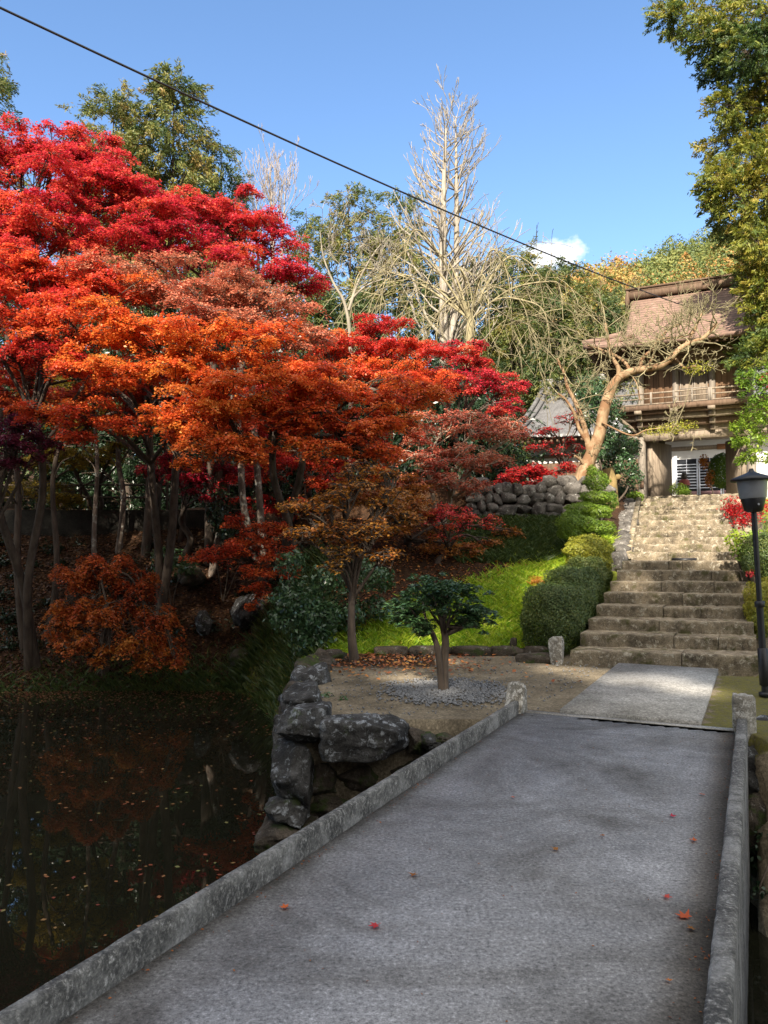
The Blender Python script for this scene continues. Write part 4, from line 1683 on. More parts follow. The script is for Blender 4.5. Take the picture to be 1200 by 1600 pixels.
def maple(name, label, base, fork, blobs, mat, seed, trunk_r=.12, leaf=.058, npad=10, dens=1.0, bark=BARK_DARK, flat=.50, tint0=.5, droop=.35, twigs=1.0, sway=1.0):
    """blobs: (px, py, Y, r_px[, tint]) foliage masses; each is a set of layered sprays carried by a limb from the fork"""
    rng = np.random.default_rng(seed)
    base = np.asarray(base, float)
    o = empty(name, base, label, 'maple tree')
    trunk_r = trunk_r * .72 if trunk_r > .08 else trunk_r
    tk, cr = MB(), MB()
    forks = [np.asarray(q, float) for q in (fork if isinstance(fork, list) else [fork])]
    stems = []
    for q, fk in enumerate(forks):
        b0 = base + rng.normal(0, .10, 3) * np.array([1, 1, 0]) * (len(forks) > 1) - np.array([0, 0, .15])
        mid1 = b0 * .65 + fk * .35 + sway * rng.normal(0, .12, 3) * np.array([1, 1, 0])
        mid2 = b0 * .3 + fk * .7 + sway * rng.normal(0, .14, 3) * np.array([1, 1, 0])
        p = bez([b0, mid1, mid2, fk], 8)
        tk.tube(p, np.linspace(trunk_r * (1.25 if len(forks) == 1 else .9), trunk_r * .62, len(p)) * (1 + .35 * np.exp(-np.linspace(0, 9, len(p)))), 9, cap=False)
        stems.append(p)
    A, B, RA, RB = [], [], [], []
    for bl in blobs:
        px, py, Y, rpx = bl[:4]
        tb = bl[4] if len(bl) > 4 else tint0
        c = P(px, py, Y)
        r = rpx / F * Y
        fk = min(forks, key=lambda q: np.linalg.norm(q - c))
        st = stems[[i for i, q in enumerate(forks) if q is fk][0]]
        start = st[int(len(st) * rng.uniform(.72, .99)) - 1]
        lp_ = limb(tk, start, c - np.array([0, 0, r * .25]), trunk_r * .42, .018, rng)
        for _ in range(npad):
            d = rnd3(rng, 1)[0] * (rng.uniform(.1, 1) ** .5)
            pc = c + d * np.array([r, r, r * flat])
            rp = r * rng.uniform(.40, .72)
            n = int(dens * math.pi * rp * rp / (.3 * leaf * leaf) * .85)
            lv, ends = spokes(rng, pc, rp, n, leaf, droop, .028, tb + rng.normal(0, .15))
            cr.leaves(lv[0], lv[1], lv[2], lv[3], .62, lv[4], .06)
            s0 = lp_[int(len(lp_) * rng.uniform(.55, .98)) - 1]
            mid = (s0 + pc) / 2 + rng.normal(0, .06, 3)
            A += [s0, mid]
            B += [mid, pc]
            RA += [.016, .012]
            RB += [.012, .008]
            ne = ends[: int(len(ends) * twigs * .6)]
            A += [pc] * len(ne)
            B += list(ne)
            RA += [.007] * len(ne)
            RB += [.003] * len(ne)
    tk.sticks(np.array(A), np.array(B), np.array(RA), np.array(RB), 4)
    tk.build('trunk', bark, o, smooth=True)
    cr.build('crown', LM[mat], o)
    return o


def V3(px, py, Y):
    return P(px, py, Y)


# ---- the great maple bank across the pond
maple('maple_tree', 'tall crimson maple at the far left with its red crown against the sky', ground_px(-60, 18.5), [V3(-40, 560, 17.5), V3(60, 480, 17.5)],
      [(-40, 230, 16.5, 80), (30, 225, 16.5, 70), (85, 222, 16.5, 55), (140, 250, 17, 55), (60, 280, 16, 80), (150, 300, 16.5, 75), (-30, 320, 16, 90), (205, 285, 17, 60), (70, 350, 15.8, 75, .62), (120, 205, 17, 26), (165, 225, 17.3, 24),
       (230, 330, 17, 65), (-10, 400, 15.6, 80, .6), (160, 365, 16.4, 70, .65)], 'crimson', 1001, .2, npad=10)
maple('maple_tree', 'crimson topped maple left of the small bare tree', ground_px(330, 20), [V3(330, 520, 18.5), V3(400, 470, 18.5)],
      [(262, 325, 18, 55), (305, 330, 18, 50), (350, 340, 18, 50), (395, 345, 18, 48), (425, 375, 18, 45), (380, 300, 18.3, 24), (250, 380, 17.2, 65, .35), (310, 385, 17.5, 60, .3), (370, 400, 17.3, 60), (450, 420, 18, 45, .35), (480, 440, 18, 36, .3)], 'crimson', 1002, .17, npad=9)
maple('maple_tree', 'scarlet and orange maple bending over the pond at the left edge', ground_px(60, 17.2), [V3(50, 620, 15.5), V3(0, 640, 15.2)],
      [(-30, 470, 14.6, 80), (40, 420, 15, 75), (100, 430, 15, 70), (50, 490, 14.5, 70), (120, 500, 14.3, 75, .65), (10, 540, 14.8, 60, .2), (170, 450, 15, 65, .6), (85, 555, 14.4, 50, .3)], 'scarlet', 1003, .15, npad=10)
maple('maple_tree', 'wide orange maple in the middle of the bank with pale twigs showing on top', ground_px(255, 18.0), [V3(230, 620, 16), V3(300, 560, 16)],
      [(190, 500, 14.2, 70), (250, 520, 14, 75), (320, 530, 14, 75), (390, 540, 14.2, 75), (220, 580, 13.8, 70), (300, 600, 13.6, 80), (150, 570, 14, 60), (360, 620, 13.6, 75), (340, 690, 13.3, 62, .62), (300, 670, 13.4, 50), (385, 700, 13.2, 40, .6), (135, 640, 14.1, 55, .3), (440, 600, 13.8, 65), (255, 645, 13.7, 45), (200, 660, 14, 36, .25), (110, 680, 14.2, 40, .15), (40, 600, 18, 75, .0), (125, 600, 18.5, 75, .0), (205, 605, 18.6, 75, .05), (285, 605, 18.6, 75, .1), (365, 630, 18.4, 65, .1), (70, 560, 17, 60, .1), (320, 645, 17.4, 55, .2), (300, 720, 13.6, 26, .5), (60, 640, 14.4, 40, .1)], 'orange', 1004, .16, npad=10)
maple('maple_tree', 'half bare maple of dry rust leaves and pale twigs above the orange one', ground_px(420, 18.5), [V3(390, 520, 16.5), V3(330, 530, 16.3)],
      [(200, 440, 15.6, 70, .6), (265, 430, 15.5, 65, .6), (330, 440, 15.5, 70), (390, 455, 15.5, 65), (440, 480, 15.6, 60), (300, 480, 15, 65), (470, 520, 15.4, 55), (380, 500, 15, 60, .6), (150, 420, 15.8, 50, .5)], 'rust', 1005, .14, npad=11, dens=.68, twigs=1.9, bark=BARK, tint0=.55)
maple('maple_tree', 'bright orange maple with layered boughs hanging near the young golden tree', ground_px(440, 16.8), [V3(430, 650, 15), V3(480, 620, 15)],
      [(470, 590, 14, 60), (530, 600, 14, 62), (590, 610, 14.2, 58), (490, 640, 13.6, 60), (560, 650, 13.6, 62), (620, 660, 14, 50), (440, 660, 13.7, 50), (480, 700, 13.4, 45), (550, 700, 13.4, 48), (600, 705, 13.6, 42), (590, 740, 13.4, 28), (420, 640, 13.8, 48), (650, 610, 14.6, 50)], 'orange', 1006, .14, npad=10, tint0=.42)
maple('maple_tree', 'red and orange maple topped with crimson in the middle distance', ground_px(600, 20), [V3(590, 640, 18.5), V3(640, 620, 18.5)],
      [(590, 505, 18.6, 42, .2), (545, 540, 18, 52, .45), (600, 545, 18, 52, .3), (650, 555, 18, 48), (560, 580, 17.4, 50, .7), (620, 590, 17.4, 52, .65), (680, 590, 17.8, 46), (510, 530, 17.6, 46, .8), (500, 570, 17, 40, .8)], 'scarlet', 1007, .14, npad=9)
maple('maple_tree', 'crimson maple at the right end of the bank beside the tiled hall roof', ground_px(720, 20.5), [V3(715, 650, 19.4)],
      [(700, 550, 19.5, 42), (740, 565, 19.5, 38), (720, 595, 19, 44, .6), (765, 590, 19.5, 34), (790, 605, 19.5, 26, .4), (660, 600, 19, 40, .65), (780, 635, 19.3, 30, .5), (815, 600, 19.7, 16, .4), (740, 540, 19.6, 20)], 'crimson', 1008, .11, npad=9)
maple('maple_tree', 'thinning rust coloured maple in front of the hall and the terrace wall', ground_px(690, 18.3), [V3(700, 760, 17.6), V3(670, 740, 17.6)],
      [(690, 660, 17.3, 48), (740, 660, 17.3, 46), (780, 680, 17.5, 40), (660, 700, 17, 46), (710, 710, 16.9, 48), (760, 720, 17.2, 40), (650, 750, 16.8, 38), (700, 755, 16.8, 36), (800, 660, 17.6, 30), (740, 760, 17, 30)], 'rust', 1009, .10, npad=10, dens=.62, twigs=1.7, bark=BARK_PALE, tint0=.35)
maple('maple_tree', 'small low maple with a crimson bough over the leaf strewn slope', ground_px(690, 16.0), [V3(700, 850, 15.8)],
      [(690, 800, 15.6, 34), (730, 808, 15.4, 30), (765, 815, 15.6, 20), (660, 805, 15.8, 26), (700, 830, 15.8, 26, .8)], 'crimson', 1010, .06, npad=7, dens=.6, tint0=.6)
maple('maple_tree', 'brownish gold maple behind the young tree on the slope', ground_px(640, 17), [V3(640, 840, 16.6)],
      [(590, 780, 16.2, 45), (640, 790, 16, 48), (610, 830, 16, 40), (680, 850, 16.2, 38), (720, 860, 16.4, 30), (760, 850, 16.8, 30), (640, 750, 16.6, 40), (560, 740, 16.4, 40), (790, 835, 17.4, 24)], 'gold', 1011, .08, npad=9, dens=.8, tint0=.35)
maple('maple_tree', 'young golden brown maple with a slender straight trunk on the forecourt', PZ(556, 1033, .0), [V3(552, 900, 11.5)],
      [(500, 790, 11.4, 40), (545, 770, 11.4, 42), (595, 775, 11.5, 40), (625, 810, 11.6, 34), (480, 830, 11.3, 32), (520, 830, 11.2, 36), (580, 830, 11.2, 40), (600, 865, 11.3, 30), (470, 790, 11.5, 26), (535, 865, 11.1, 26, .85), (520, 885, 11.0, 18, 1.0), (615, 740, 11.6, 24), (560, 735, 11.6, 28)],
      'gold', 1012, .062, leaf=.056, npad=12, sway=.15, dens=.42, bark=BARK_DARK, twigs=1.7, tint0=.45)
maple('maple_tree', 'low orange maple bough reaching left over the bank beside the glossy shrub', ground_px(450, 17.0), [V3(440, 900, 16.2)],
      [(420, 830, 15.6, 36), (380, 850, 15.4, 36), (340, 865, 15.4, 30), (310, 872, 15.4, 20), (400, 885, 15.2, 32), (430, 860, 15.4, 34), (405, 920, 15.2, 24, .3), (370, 815, 15.8, 24), (450, 890, 15.4, 26), (395, 945, 15.3, 14)], 'orange', 1013, .08, npad=9, tint0=.25)
maple('maple_tree', 'weeping orange maple forming a dome of leaves at the water edge', ground_px(170, 17.0), [V3(165, 880, 16.3)],
      [(165, 880, 16.0, 42, .12), (120, 900, 15.9, 36, .2), (215, 905, 15.9, 38, .12), (95, 945, 15.8, 32, .35), (140, 950, 15.6, 38, .4), (190, 950, 15.5, 40, .35), (240, 960, 15.7, 36, .3), (85, 985, 15.7, 24, .45), (130, 1000, 15.5, 32, .5), (215, 1000, 15.4, 38, .4), (265, 1005, 15.6, 28, .35), (170, 1015, 15.4, 20, .5), (230, 1030, 15.4, 26, .45), (275, 1030, 15.5, 18, .4), (150, 1035, 15.4, 14, .5)],
      'amber', 1014, .09, npad=10, dens=1.35, tint0=.3, droop=1.0, flat=.55)
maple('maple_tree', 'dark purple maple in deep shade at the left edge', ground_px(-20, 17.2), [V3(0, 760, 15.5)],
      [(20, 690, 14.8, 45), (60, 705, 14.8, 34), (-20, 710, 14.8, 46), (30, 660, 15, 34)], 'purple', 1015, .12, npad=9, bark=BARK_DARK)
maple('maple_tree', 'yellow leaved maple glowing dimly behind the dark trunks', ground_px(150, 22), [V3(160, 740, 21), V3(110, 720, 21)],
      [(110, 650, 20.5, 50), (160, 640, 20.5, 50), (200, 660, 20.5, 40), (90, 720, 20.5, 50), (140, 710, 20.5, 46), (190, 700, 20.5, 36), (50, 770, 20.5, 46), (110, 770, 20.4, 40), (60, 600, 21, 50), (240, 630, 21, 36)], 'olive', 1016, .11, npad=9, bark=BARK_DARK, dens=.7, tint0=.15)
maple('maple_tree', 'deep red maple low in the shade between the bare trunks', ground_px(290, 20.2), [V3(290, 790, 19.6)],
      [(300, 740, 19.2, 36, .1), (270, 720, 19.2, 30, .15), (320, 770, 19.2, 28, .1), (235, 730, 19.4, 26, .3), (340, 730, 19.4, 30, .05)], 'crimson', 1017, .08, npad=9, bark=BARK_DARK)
maple('maple_tree', 'reddish maple filling the gap behind the middle orange boughs', ground_px(480, 21), [V3(470, 680, 20)],
      [(450, 600, 19.5, 55), (400, 650, 19.5, 55, .3), (500, 660, 19.5, 55), (440, 720, 19.3, 52), (520, 740, 19.2, 50), (380, 740, 19.4, 50), (470, 790, 19, 40), (410, 790, 19, 40), (330, 620, 19.6, 50), (560, 690, 19.4, 46)], 'scarlet', 1018, .12, npad=9, tint0=.3)
maple('maple_tree', 'bright red maple bush standing on the dry stone terrace wall', ground_px(848, 20.3), [P(848, 752, 20.3)],
      [(815, 740, 20, 24), (842, 735, 20, 26), (868, 742, 20, 24), (800, 748, 20, 20), (885, 730, 20.4, 20), (850, 755, 19.7, 18), (825, 758, 19.7, 16)], 'red_bush', 1019, .05, leaf=.06, npad=9, dens=.9)
maple('maple_tree', 'sparse red maple behind the leaning bare tree, before the tiled roof', ground_px(870, 22.5), [P(872, 720, 22.5)],
      [(885, 655, 22.5, 22), (860, 675, 22.4, 22), (900, 690, 22.4, 20), (840, 695, 22.4, 20), (875, 705, 22.3, 22), (905, 665, 22.6, 12)], 'red_bush', 1020, .05, leaf=.06, npad=7, dens=.4, tint0=.3, twigs=1.6)

# ---- bare dark trunks standing in the shade on the bank
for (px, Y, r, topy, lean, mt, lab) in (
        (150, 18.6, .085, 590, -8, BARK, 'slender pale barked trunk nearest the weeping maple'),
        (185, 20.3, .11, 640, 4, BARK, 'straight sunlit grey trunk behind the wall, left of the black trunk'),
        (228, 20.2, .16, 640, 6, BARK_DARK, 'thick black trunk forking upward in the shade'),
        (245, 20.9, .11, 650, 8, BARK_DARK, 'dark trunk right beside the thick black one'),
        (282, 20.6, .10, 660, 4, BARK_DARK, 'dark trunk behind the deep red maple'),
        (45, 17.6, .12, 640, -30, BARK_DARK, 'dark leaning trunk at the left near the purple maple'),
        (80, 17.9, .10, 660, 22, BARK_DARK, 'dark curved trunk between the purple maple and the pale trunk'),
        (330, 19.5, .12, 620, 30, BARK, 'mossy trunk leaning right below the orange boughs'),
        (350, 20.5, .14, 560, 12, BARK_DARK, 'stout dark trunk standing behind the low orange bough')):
    rng = np.random.default_rng(px)
    b0 = ground_px(px, Y)
    t0 = P(px + lean, topy, Y + .2)
    o = empty('slender_tree', b0, lab, 'tree')
    mb = MB()
    p = bez([b0 - np.array([0, 0, .2]), b0 * .66 + t0 * .34 + rng.normal(0, .08, 3), b0 * .33 + t0 * .67 + rng.normal(0, .1, 3), t0], 8)
    r *= .72
    mb.tube(p, np.linspace(r * 1.15, r * .6, len(p)), 9)
    mb.build('trunk', mt, o, smooth=True)
    mb = MB()
    for q in range(4):
        a = p[int(len(p) * rng.uniform(.35, .95))]
        limb(mb, a, a + rng.normal(0, 1, 3) * np.array([.8, .5, .2]) + np.array([0, 0, .7]), r * .3, .01, rng, sides=5)
    mb.build('branches', mt, o, smooth=True)


# ---- evergreen and clipped shrubs
def superq(rng, n, p):
    d = rnd3(rng, n)
    r = (np.abs(d) ** p).sum(1) ** (-1 / p)
    return d * r[:, None]


def clump(mb, rng, c, rad, n, size, p=2.2, depth=.25, rough=.10, tint0=.45, tvar=.2, aspect=.55, yaw=0.0, nrand=.55, freq=4.0, low=-1.0):
    """leaves standing on the skin of a rounded mass"""
    d = superq(rng, n, p)
    d = d[d[:, 2] > low]
    n = len(d)
    off = rng.uniform(-30, 30, 3)
    k = 64
    lum = 1 + rough * (np.sin(d[:, 0] * freq * 1.7 + off[0]) * np.sin(d[:, 1] * freq * 1.3 + off[1]) + np.sin(d[:, 2] * freq * 1.9 + off[2]) * .6 + .5 * np.sin(d[:, 0] * freq * 3.1 + d[:, 2] * freq * 2.7 + off[1]))
    r = lum * (1 - depth * rng.uniform(0, 1, n) ** 2) + rng.normal(0, .02, n)
    v = d * r[:, None] * np.asarray(rad)
    nn = d / np.asarray(rad)
    cy, sy = math.cos(yaw), math.sin(yaw)
    R = np.array([[cy, -sy, 0], [sy, cy, 0], [0, 0, 1]])
    v = v @ R.T
    nn = unit(nn @ R.T)
    nrm = nn + rng.normal(0, nrand, (n, 3)) + np.array([0, 0, .25])
    dr = rng.normal(0, 1, (n, 3)) + nn * .5
    mb.leaves(np.asarray(c) + v, nrm, dr, size * rng.uniform(.65, 1.3, n), aspect, tint0 + rng.normal(0, tvar, n), .08)


def stemwork(mb, rng, base, targets, r0):
    for t in targets:
        limb(mb, base, t, r0, r0 * .3, rng, .1, 4, 5)


def shrub(name, label, cat, base, masses, mat, seed, size=.035, dens=3.0, bark=BARK_DARK, stem_r=.02, **kw):
    """masses: (centre, (rx, ry, rz)[, tint])"""
    rng = np.random.default_rng(seed)
    o = empty(name, base, label, cat)
    lv, st = MB(), MB()
    for ms in masses:
        c, rad = np.asarray(ms[0], float), np.asarray(ms[1], float)
        area = 4 * math.pi * ((rad[0] * rad[1]) ** 1.6 / 3 + (rad[0] * rad[2]) ** 1.6 / 3 + (rad[1] * rad[2]) ** 1.6 / 3) ** (1 / 1.6)
        n = int(dens * area / (.28 * size * size))
        clump(lv, rng, c, rad, n, size, tint0=(ms[2] if len(ms) > 2 else kw.get('tint0', .45)), **{k_: v_ for k_, v_ in kw.items() if k_ != 'tint0'})
    stemwork(st, rng, np.asarray(base, float) - np.array([0, 0, .1]), [np.asarray(ms[0]) for ms in masses], stem_r)
    st.build('stem', bark, o, smooth=True)
    lv.build('foliage', LM[mat], o)
    return o


def pxm(px, py, Y, rx, ry, rdepth=None, t=None):
    k = Y / F
    m_ = [P(px, py, Y), (rx * k, (rdepth if rdepth else rx) * k, ry * k)]
    if t is not None:
        m_.append(t)
    return tuple(m_)


hc = ST(13.35, -3.05, .50)
shrub('clipped_hedge', 'big dark clipped hedge beside the lower steps', 'hedge', ST(13.3, -3.05, .1), [(ST(12.95, -3.02, .48), (.50, .80, .60)), (ST(14.1, -3.0, .78), (.46, .80, .56)), (ST(15.2, -2.95, 1.1), (.40, .6, .44), .6)], 'hedge', 2001, .032, 3.0, p=4.0, depth=.25, rough=.05, yaw=-AX)
shrub('clipped_bush', 'rounded yellow green bush between the dark hedge and the cloud pruned shrub', 'bush', ground_px(915, 15.3), [pxm(918, 862, 15.2, 36, 25, 34), pxm(932, 880, 15.0, 24, 18, 22)], 'yellowhedge', 2002, .034, 2.8, depth=.3, rough=.08, tint0=.35)
shrub('cloud_pruned_shrub', 'cloud pruned green shrub in tiers beside the upper steps', 'topiary', ground_px(925, 16.6),
      [pxm(932, 752, 16.9, 20, 15, 18), pxm(930, 777, 16.8, 25, 10, 20), pxm(912, 796, 16.5, 28, 11, 24), pxm(936, 800, 16.3, 20, 10, 18), pxm(893, 822, 16.1, 22, 25, 22), pxm(941, 824, 15.9, 21, 11, 18), pxm(915, 820, 16.0, 22, 14, 20), pxm(953, 783, 17.2, 12, 16, 14, .1), pxm(925, 735, 16.9, 8, 8)], 'bright', 2003, .045, 2.3, depth=.35, rough=.12, aspect=.35, tint0=.36)
shrub('azalea_bush', 'small orange tinted azalea poking up above the dark clipped hedge', 'bush', ground_px(845, 13.9), [pxm(838, 908, 13.7, 12, 8, 12)], 'gold', 2004, .035, .8, depth=.8, rough=.2, tint0=.7)
shrub('glossy_shrub', 'loose glossy green shrub on the corner behind the young golden maple', 'shrub', (-1.2, 13.0, -.2),
      [pxm(465, 935, 12.9, 42, 30), pxm(445, 968, 12.8, 26, 18), pxm(500, 965, 12.6, 40, 28), pxm(520, 905, 13.0, 34, 26, None, .6), pxm(570, 895, 13.0, 34, 26, None, .7), pxm(597, 905, 13.2, 20, 20, None, .6), pxm(485, 1000, 12.6, 34, 24), pxm(540, 960, 13.0, 34, 26), pxm(455, 880, 13.4, 24, 22, None, .7), pxm(590, 950, 13.2, 24, 20)], 'camellia', 2005, .085, 1.0, depth=.6, rough=.16, aspect=.45, nrand=.9)
shrub('fern_clump', 'bright green sprout growing out of the wall top near the boulder', 'plant', PZ(482, 1040, .0), [pxm(484, 1032, 11.0, 13, 9), pxm(478, 1048, 10.8, 9, 7)], 'bright', 2006, .05, .8, depth=.8, aspect=.35, tint0=.6)
shrub('wall_plant', 'little leafy weed rooted in the corner wall', 'plant', P(522, 1100, 8.6), [pxm(512, 1090, 8.8, 10, 9), pxm(534, 1096, 8.6, 9, 9)], 'camellia', 2007, .04, .7, depth=.8, tint0=.8)
shrub('bank_shrub', 'small green shrub catching a spot of sun half way up the shaded bank', 'shrub', ground_px(270, 18.4), [pxm(262, 870, 18.2, 26, 16), pxm(285, 885, 18, 20, 14), pxm(250, 890, 18.2, 18, 12)], 'camellia', 2008, .10, .7, depth=.7, nrand=.9, tint0=.7)
shrub('ivy_mass', 'dark ivy covered shrub under the leaning mossy trunk', 'shrub', ground_px(350, 18.8), [pxm(345, 800, 18.8, 22, 40), pxm(365, 830, 18.6, 22, 24), pxm(420, 770, 19.4, 30, 30)], 'ever', 2009, .08, .9, depth=.6)
# evergreen beside the gate
shrub('camellia_tree', 'dark glossy camellia tree with a thick stump between bare tree and gate', 'tree', ground_px(955, 22.3),
      [pxm(925, 612, 22.6, 26, 24), pxm(948, 645, 22.6, 26, 26), pxm(915, 650, 22.4, 18, 22), pxm(962, 690, 22.4, 24, 26), pxm(940, 700, 22.3, 22, 24), pxm(975, 728, 22.2, 22, 20), pxm(990, 745, 22.2, 14, 14), pxm(950, 735, 22.3, 18, 14), pxm(985, 700, 22.6, 16, 18)], 'camellia', 2010, .085, .95, depth=.5, rough=.16, stem_r=.04, bark=BARK_DARK)
mb = MB()
b0 = ground_px(955, 22.0)
mb.tube([b0 - np.array([0, 0, .1]), b0 + np.array([0, 0, .4]), b0 + np.array([-.03, 0, .8]), b0 + np.array([-.1, 0, 1.1])], [.24, .2, .2, .15], 10)
add_rock(mb, b0 + np.array([.2, -.05, .85]), (.16, .16, .16), 5, sub=2)
tag(mb.build('tree_stump', bark_mat('mossy_stump_bark', (.11, .08, .035), (.28, .20, .085), 6, .4)), 'thick yellow brown stump below the camellia left of the gate', 'stump')
shrub('round_bush', 'round clipped green bush inside the gate by the lattice door', 'bush', GW(2.5, 2.2, GB), [pxm(1128, 736, 26.2, 20, 27, 20)], 'bright', 2011, .06, 2.2, depth=.2, tint0=.12, rough=.04)
shrub('nandina_plant', 'thin orange leaved plant left of the round bush in the gate', 'plant', GW(2.1, 1.9, GB), [pxm(1109, 748, 26, 8, 14), pxm(1100, 722, 26, 8, 12)], 'gold', 2012, .07, .8, depth=.8)
shrub('fern_clump', 'bright fern at the foot of the open left gate leaf', 'plant', GW(1.1, .3, GB), [pxm(1060, 764, 25, 15, 9), pxm(1068, 770, 24.8, 12, 7)], 'bright', 2013, .07, 1.0, depth=.8, aspect=.3)
shrub('low_bush', 'low green bush at the foot of the left gate pillar', 'bush', ground_px(990, 23.5), [pxm(992, 776, 23.6, 13, 8)], 'bright', 2014, .06, 1.4, depth=.5)
shrub('low_bush', 'dark undergrowth bush in the shade left of the gate pillar', 'bush', ground_px(965, 24.5), [pxm(975, 765, 24.8, 20, 14), pxm(955, 770, 24.4, 14, 12)], 'ever', 2015, .07, 1.2, depth=.6)
# right of the stairs
shrub('nandina_bush', 'red nandina bush overhanging the right edge of the upper steps', 'bush', ground_px(1175, 14.6), [pxm(1150, 790, 14.6, 24, 17), pxm(1170, 802, 14.4, 24, 18), pxm(1192, 790, 14.8, 16, 14), pxm(1140, 800, 14.6, 12, 12), pxm(1160, 815, 14.4, 18, 10)], 'red_bush', 2016, .06, .5, depth=.8, rough=.18, tint0=.3, aspect=.4, nrand=.9)
shrub('leafy_plant', 'yellow green leafy plant below the red nandina', 'plant', ground_px(1165, 13.8), [pxm(1150, 842, 13.9, 14, 14, None, .8), pxm(1158, 862, 13.8, 14, 14), pxm(1180, 838, 14, 20, 10, None, .5)], 'bright', 2017, .075, .8, depth=.7, rough=.18, aspect=.45, nrand=.9)
shrub('clipped_hedge', 'green clipped hedge at the right edge behind the lamp post', 'hedge', ground_px(1205, 13.6), [pxm(1205, 868, 13.6, 42, 34, 50), pxm(1172, 880, 13.2, 12, 14)], 'hedge', 2018, .034, 2.4, depth=.3, rough=.08, p=2.6)
shrub('clipped_hedge', 'yellow clipped hedge low at the right edge behind the lamp post', 'hedge', ground_px(1210, 12.4), [pxm(1212, 950, 12.3, 42, 46, 46, .62), pxm(1196, 985, 12.0, 24, 30, 30, .3)], 'yellowhedge', 2019, .034, 2.4, depth=.3, rough=.08, p=2.6)
shrub('azalea_bush', 'tiny red azalea twig between the two hedges at the right edge', 'bush', ground_px(1176, 13.0), [pxm(1174, 896, 12.9, 9, 6)], 'crimson', 2020, .035, .35, depth=.95, rough=.2)
shrub('stream_weed', 'dark weeds hanging over the water right of the bridge', 'plant', (3.4, 6.4, -.6), [pxm(1195, 1330, 6.3, 30, 40), pxm(1185, 1390, 6.0, 14, 16)], 'ever', 2021, .05, .25, depth=.9)

# ---- pruned tree on the gravel
rng = np.random.default_rng(77)
tb = PZ(694, 1078, 0)
o = empty('pruned_tree', tb, 'small pruned evergreen with a twisted twin trunk on the gravel bed', 'tree')
YP = tb[1]
mb = MB()
p = bez([tb - np.array([0, 0, .05]), P(694, 1040, YP), P(696, 1000, YP), P(692, 975, YP), P(696, 930, YP)], 8)
mb.tube(p, np.linspace(.058, .028, len(p)), 10)
p2 = bez([tb + np.array([-.03, -.03, 0]), P(686, 1030, YP - .05), P(680, 1000, YP - .05), P(668, 978, YP), P(652, 965, YP)], 8)
mb.tube(p2, np.linspace(.044, .022, len(p2)), 9)
heads = [(640, 942, -.2), (655, 920, .1), (690, 917, 0), (724, 926, .1), (742, 950, -.1), (645, 972, -.25), (705, 942, -.25), (668, 940, .25), (728, 955, .2), (676, 922, -.3), (708, 920, .3), (748, 958, .1), (634, 958, .1), (690, 930, .35), (640, 960, .15), (655, 985, -.1), (720, 970, .1), (745, 970, -.1), (685, 935, -.2), (630, 950, 0)]
cps = []
for (a, b_, dy) in heads:
    c = P(a, b_, YP + dy)
    cps.append(c)
    st = p[int(len(p) * rng.uniform(.55, .8))] if a > 665 else p2[int(len(p2) * rng.uniform(.6, .98))]
    limb(mb, st, c - np.array([0, 0, .06]), .022, .008, rng, -.03, 5, 6)
mb.build('trunk', BARK_DARK, o, smooth=True)
lv = MB()
for c in cps:
    k = 60
    for _ in range(17):
        cc = c + rng.normal(0, 1, 3) * np.array([.10, .10, .06])
        nn = 26
        d = rnd3(rng, nn)
        d[:, 2] = np.abs(d[:, 2]) * .8 - .2
        lv.leaves(cc + d * .055, rnd3(rng, nn) * .5 + np.array([0, 0, .8]), d + rng.normal(0, .2, (nn, 3)), .068 * rng.uniform(.7, 1.2, nn), .38, .35 + rng.normal(0, .25, nn), .08)
lv.build('crown', LM['camellia'], o)


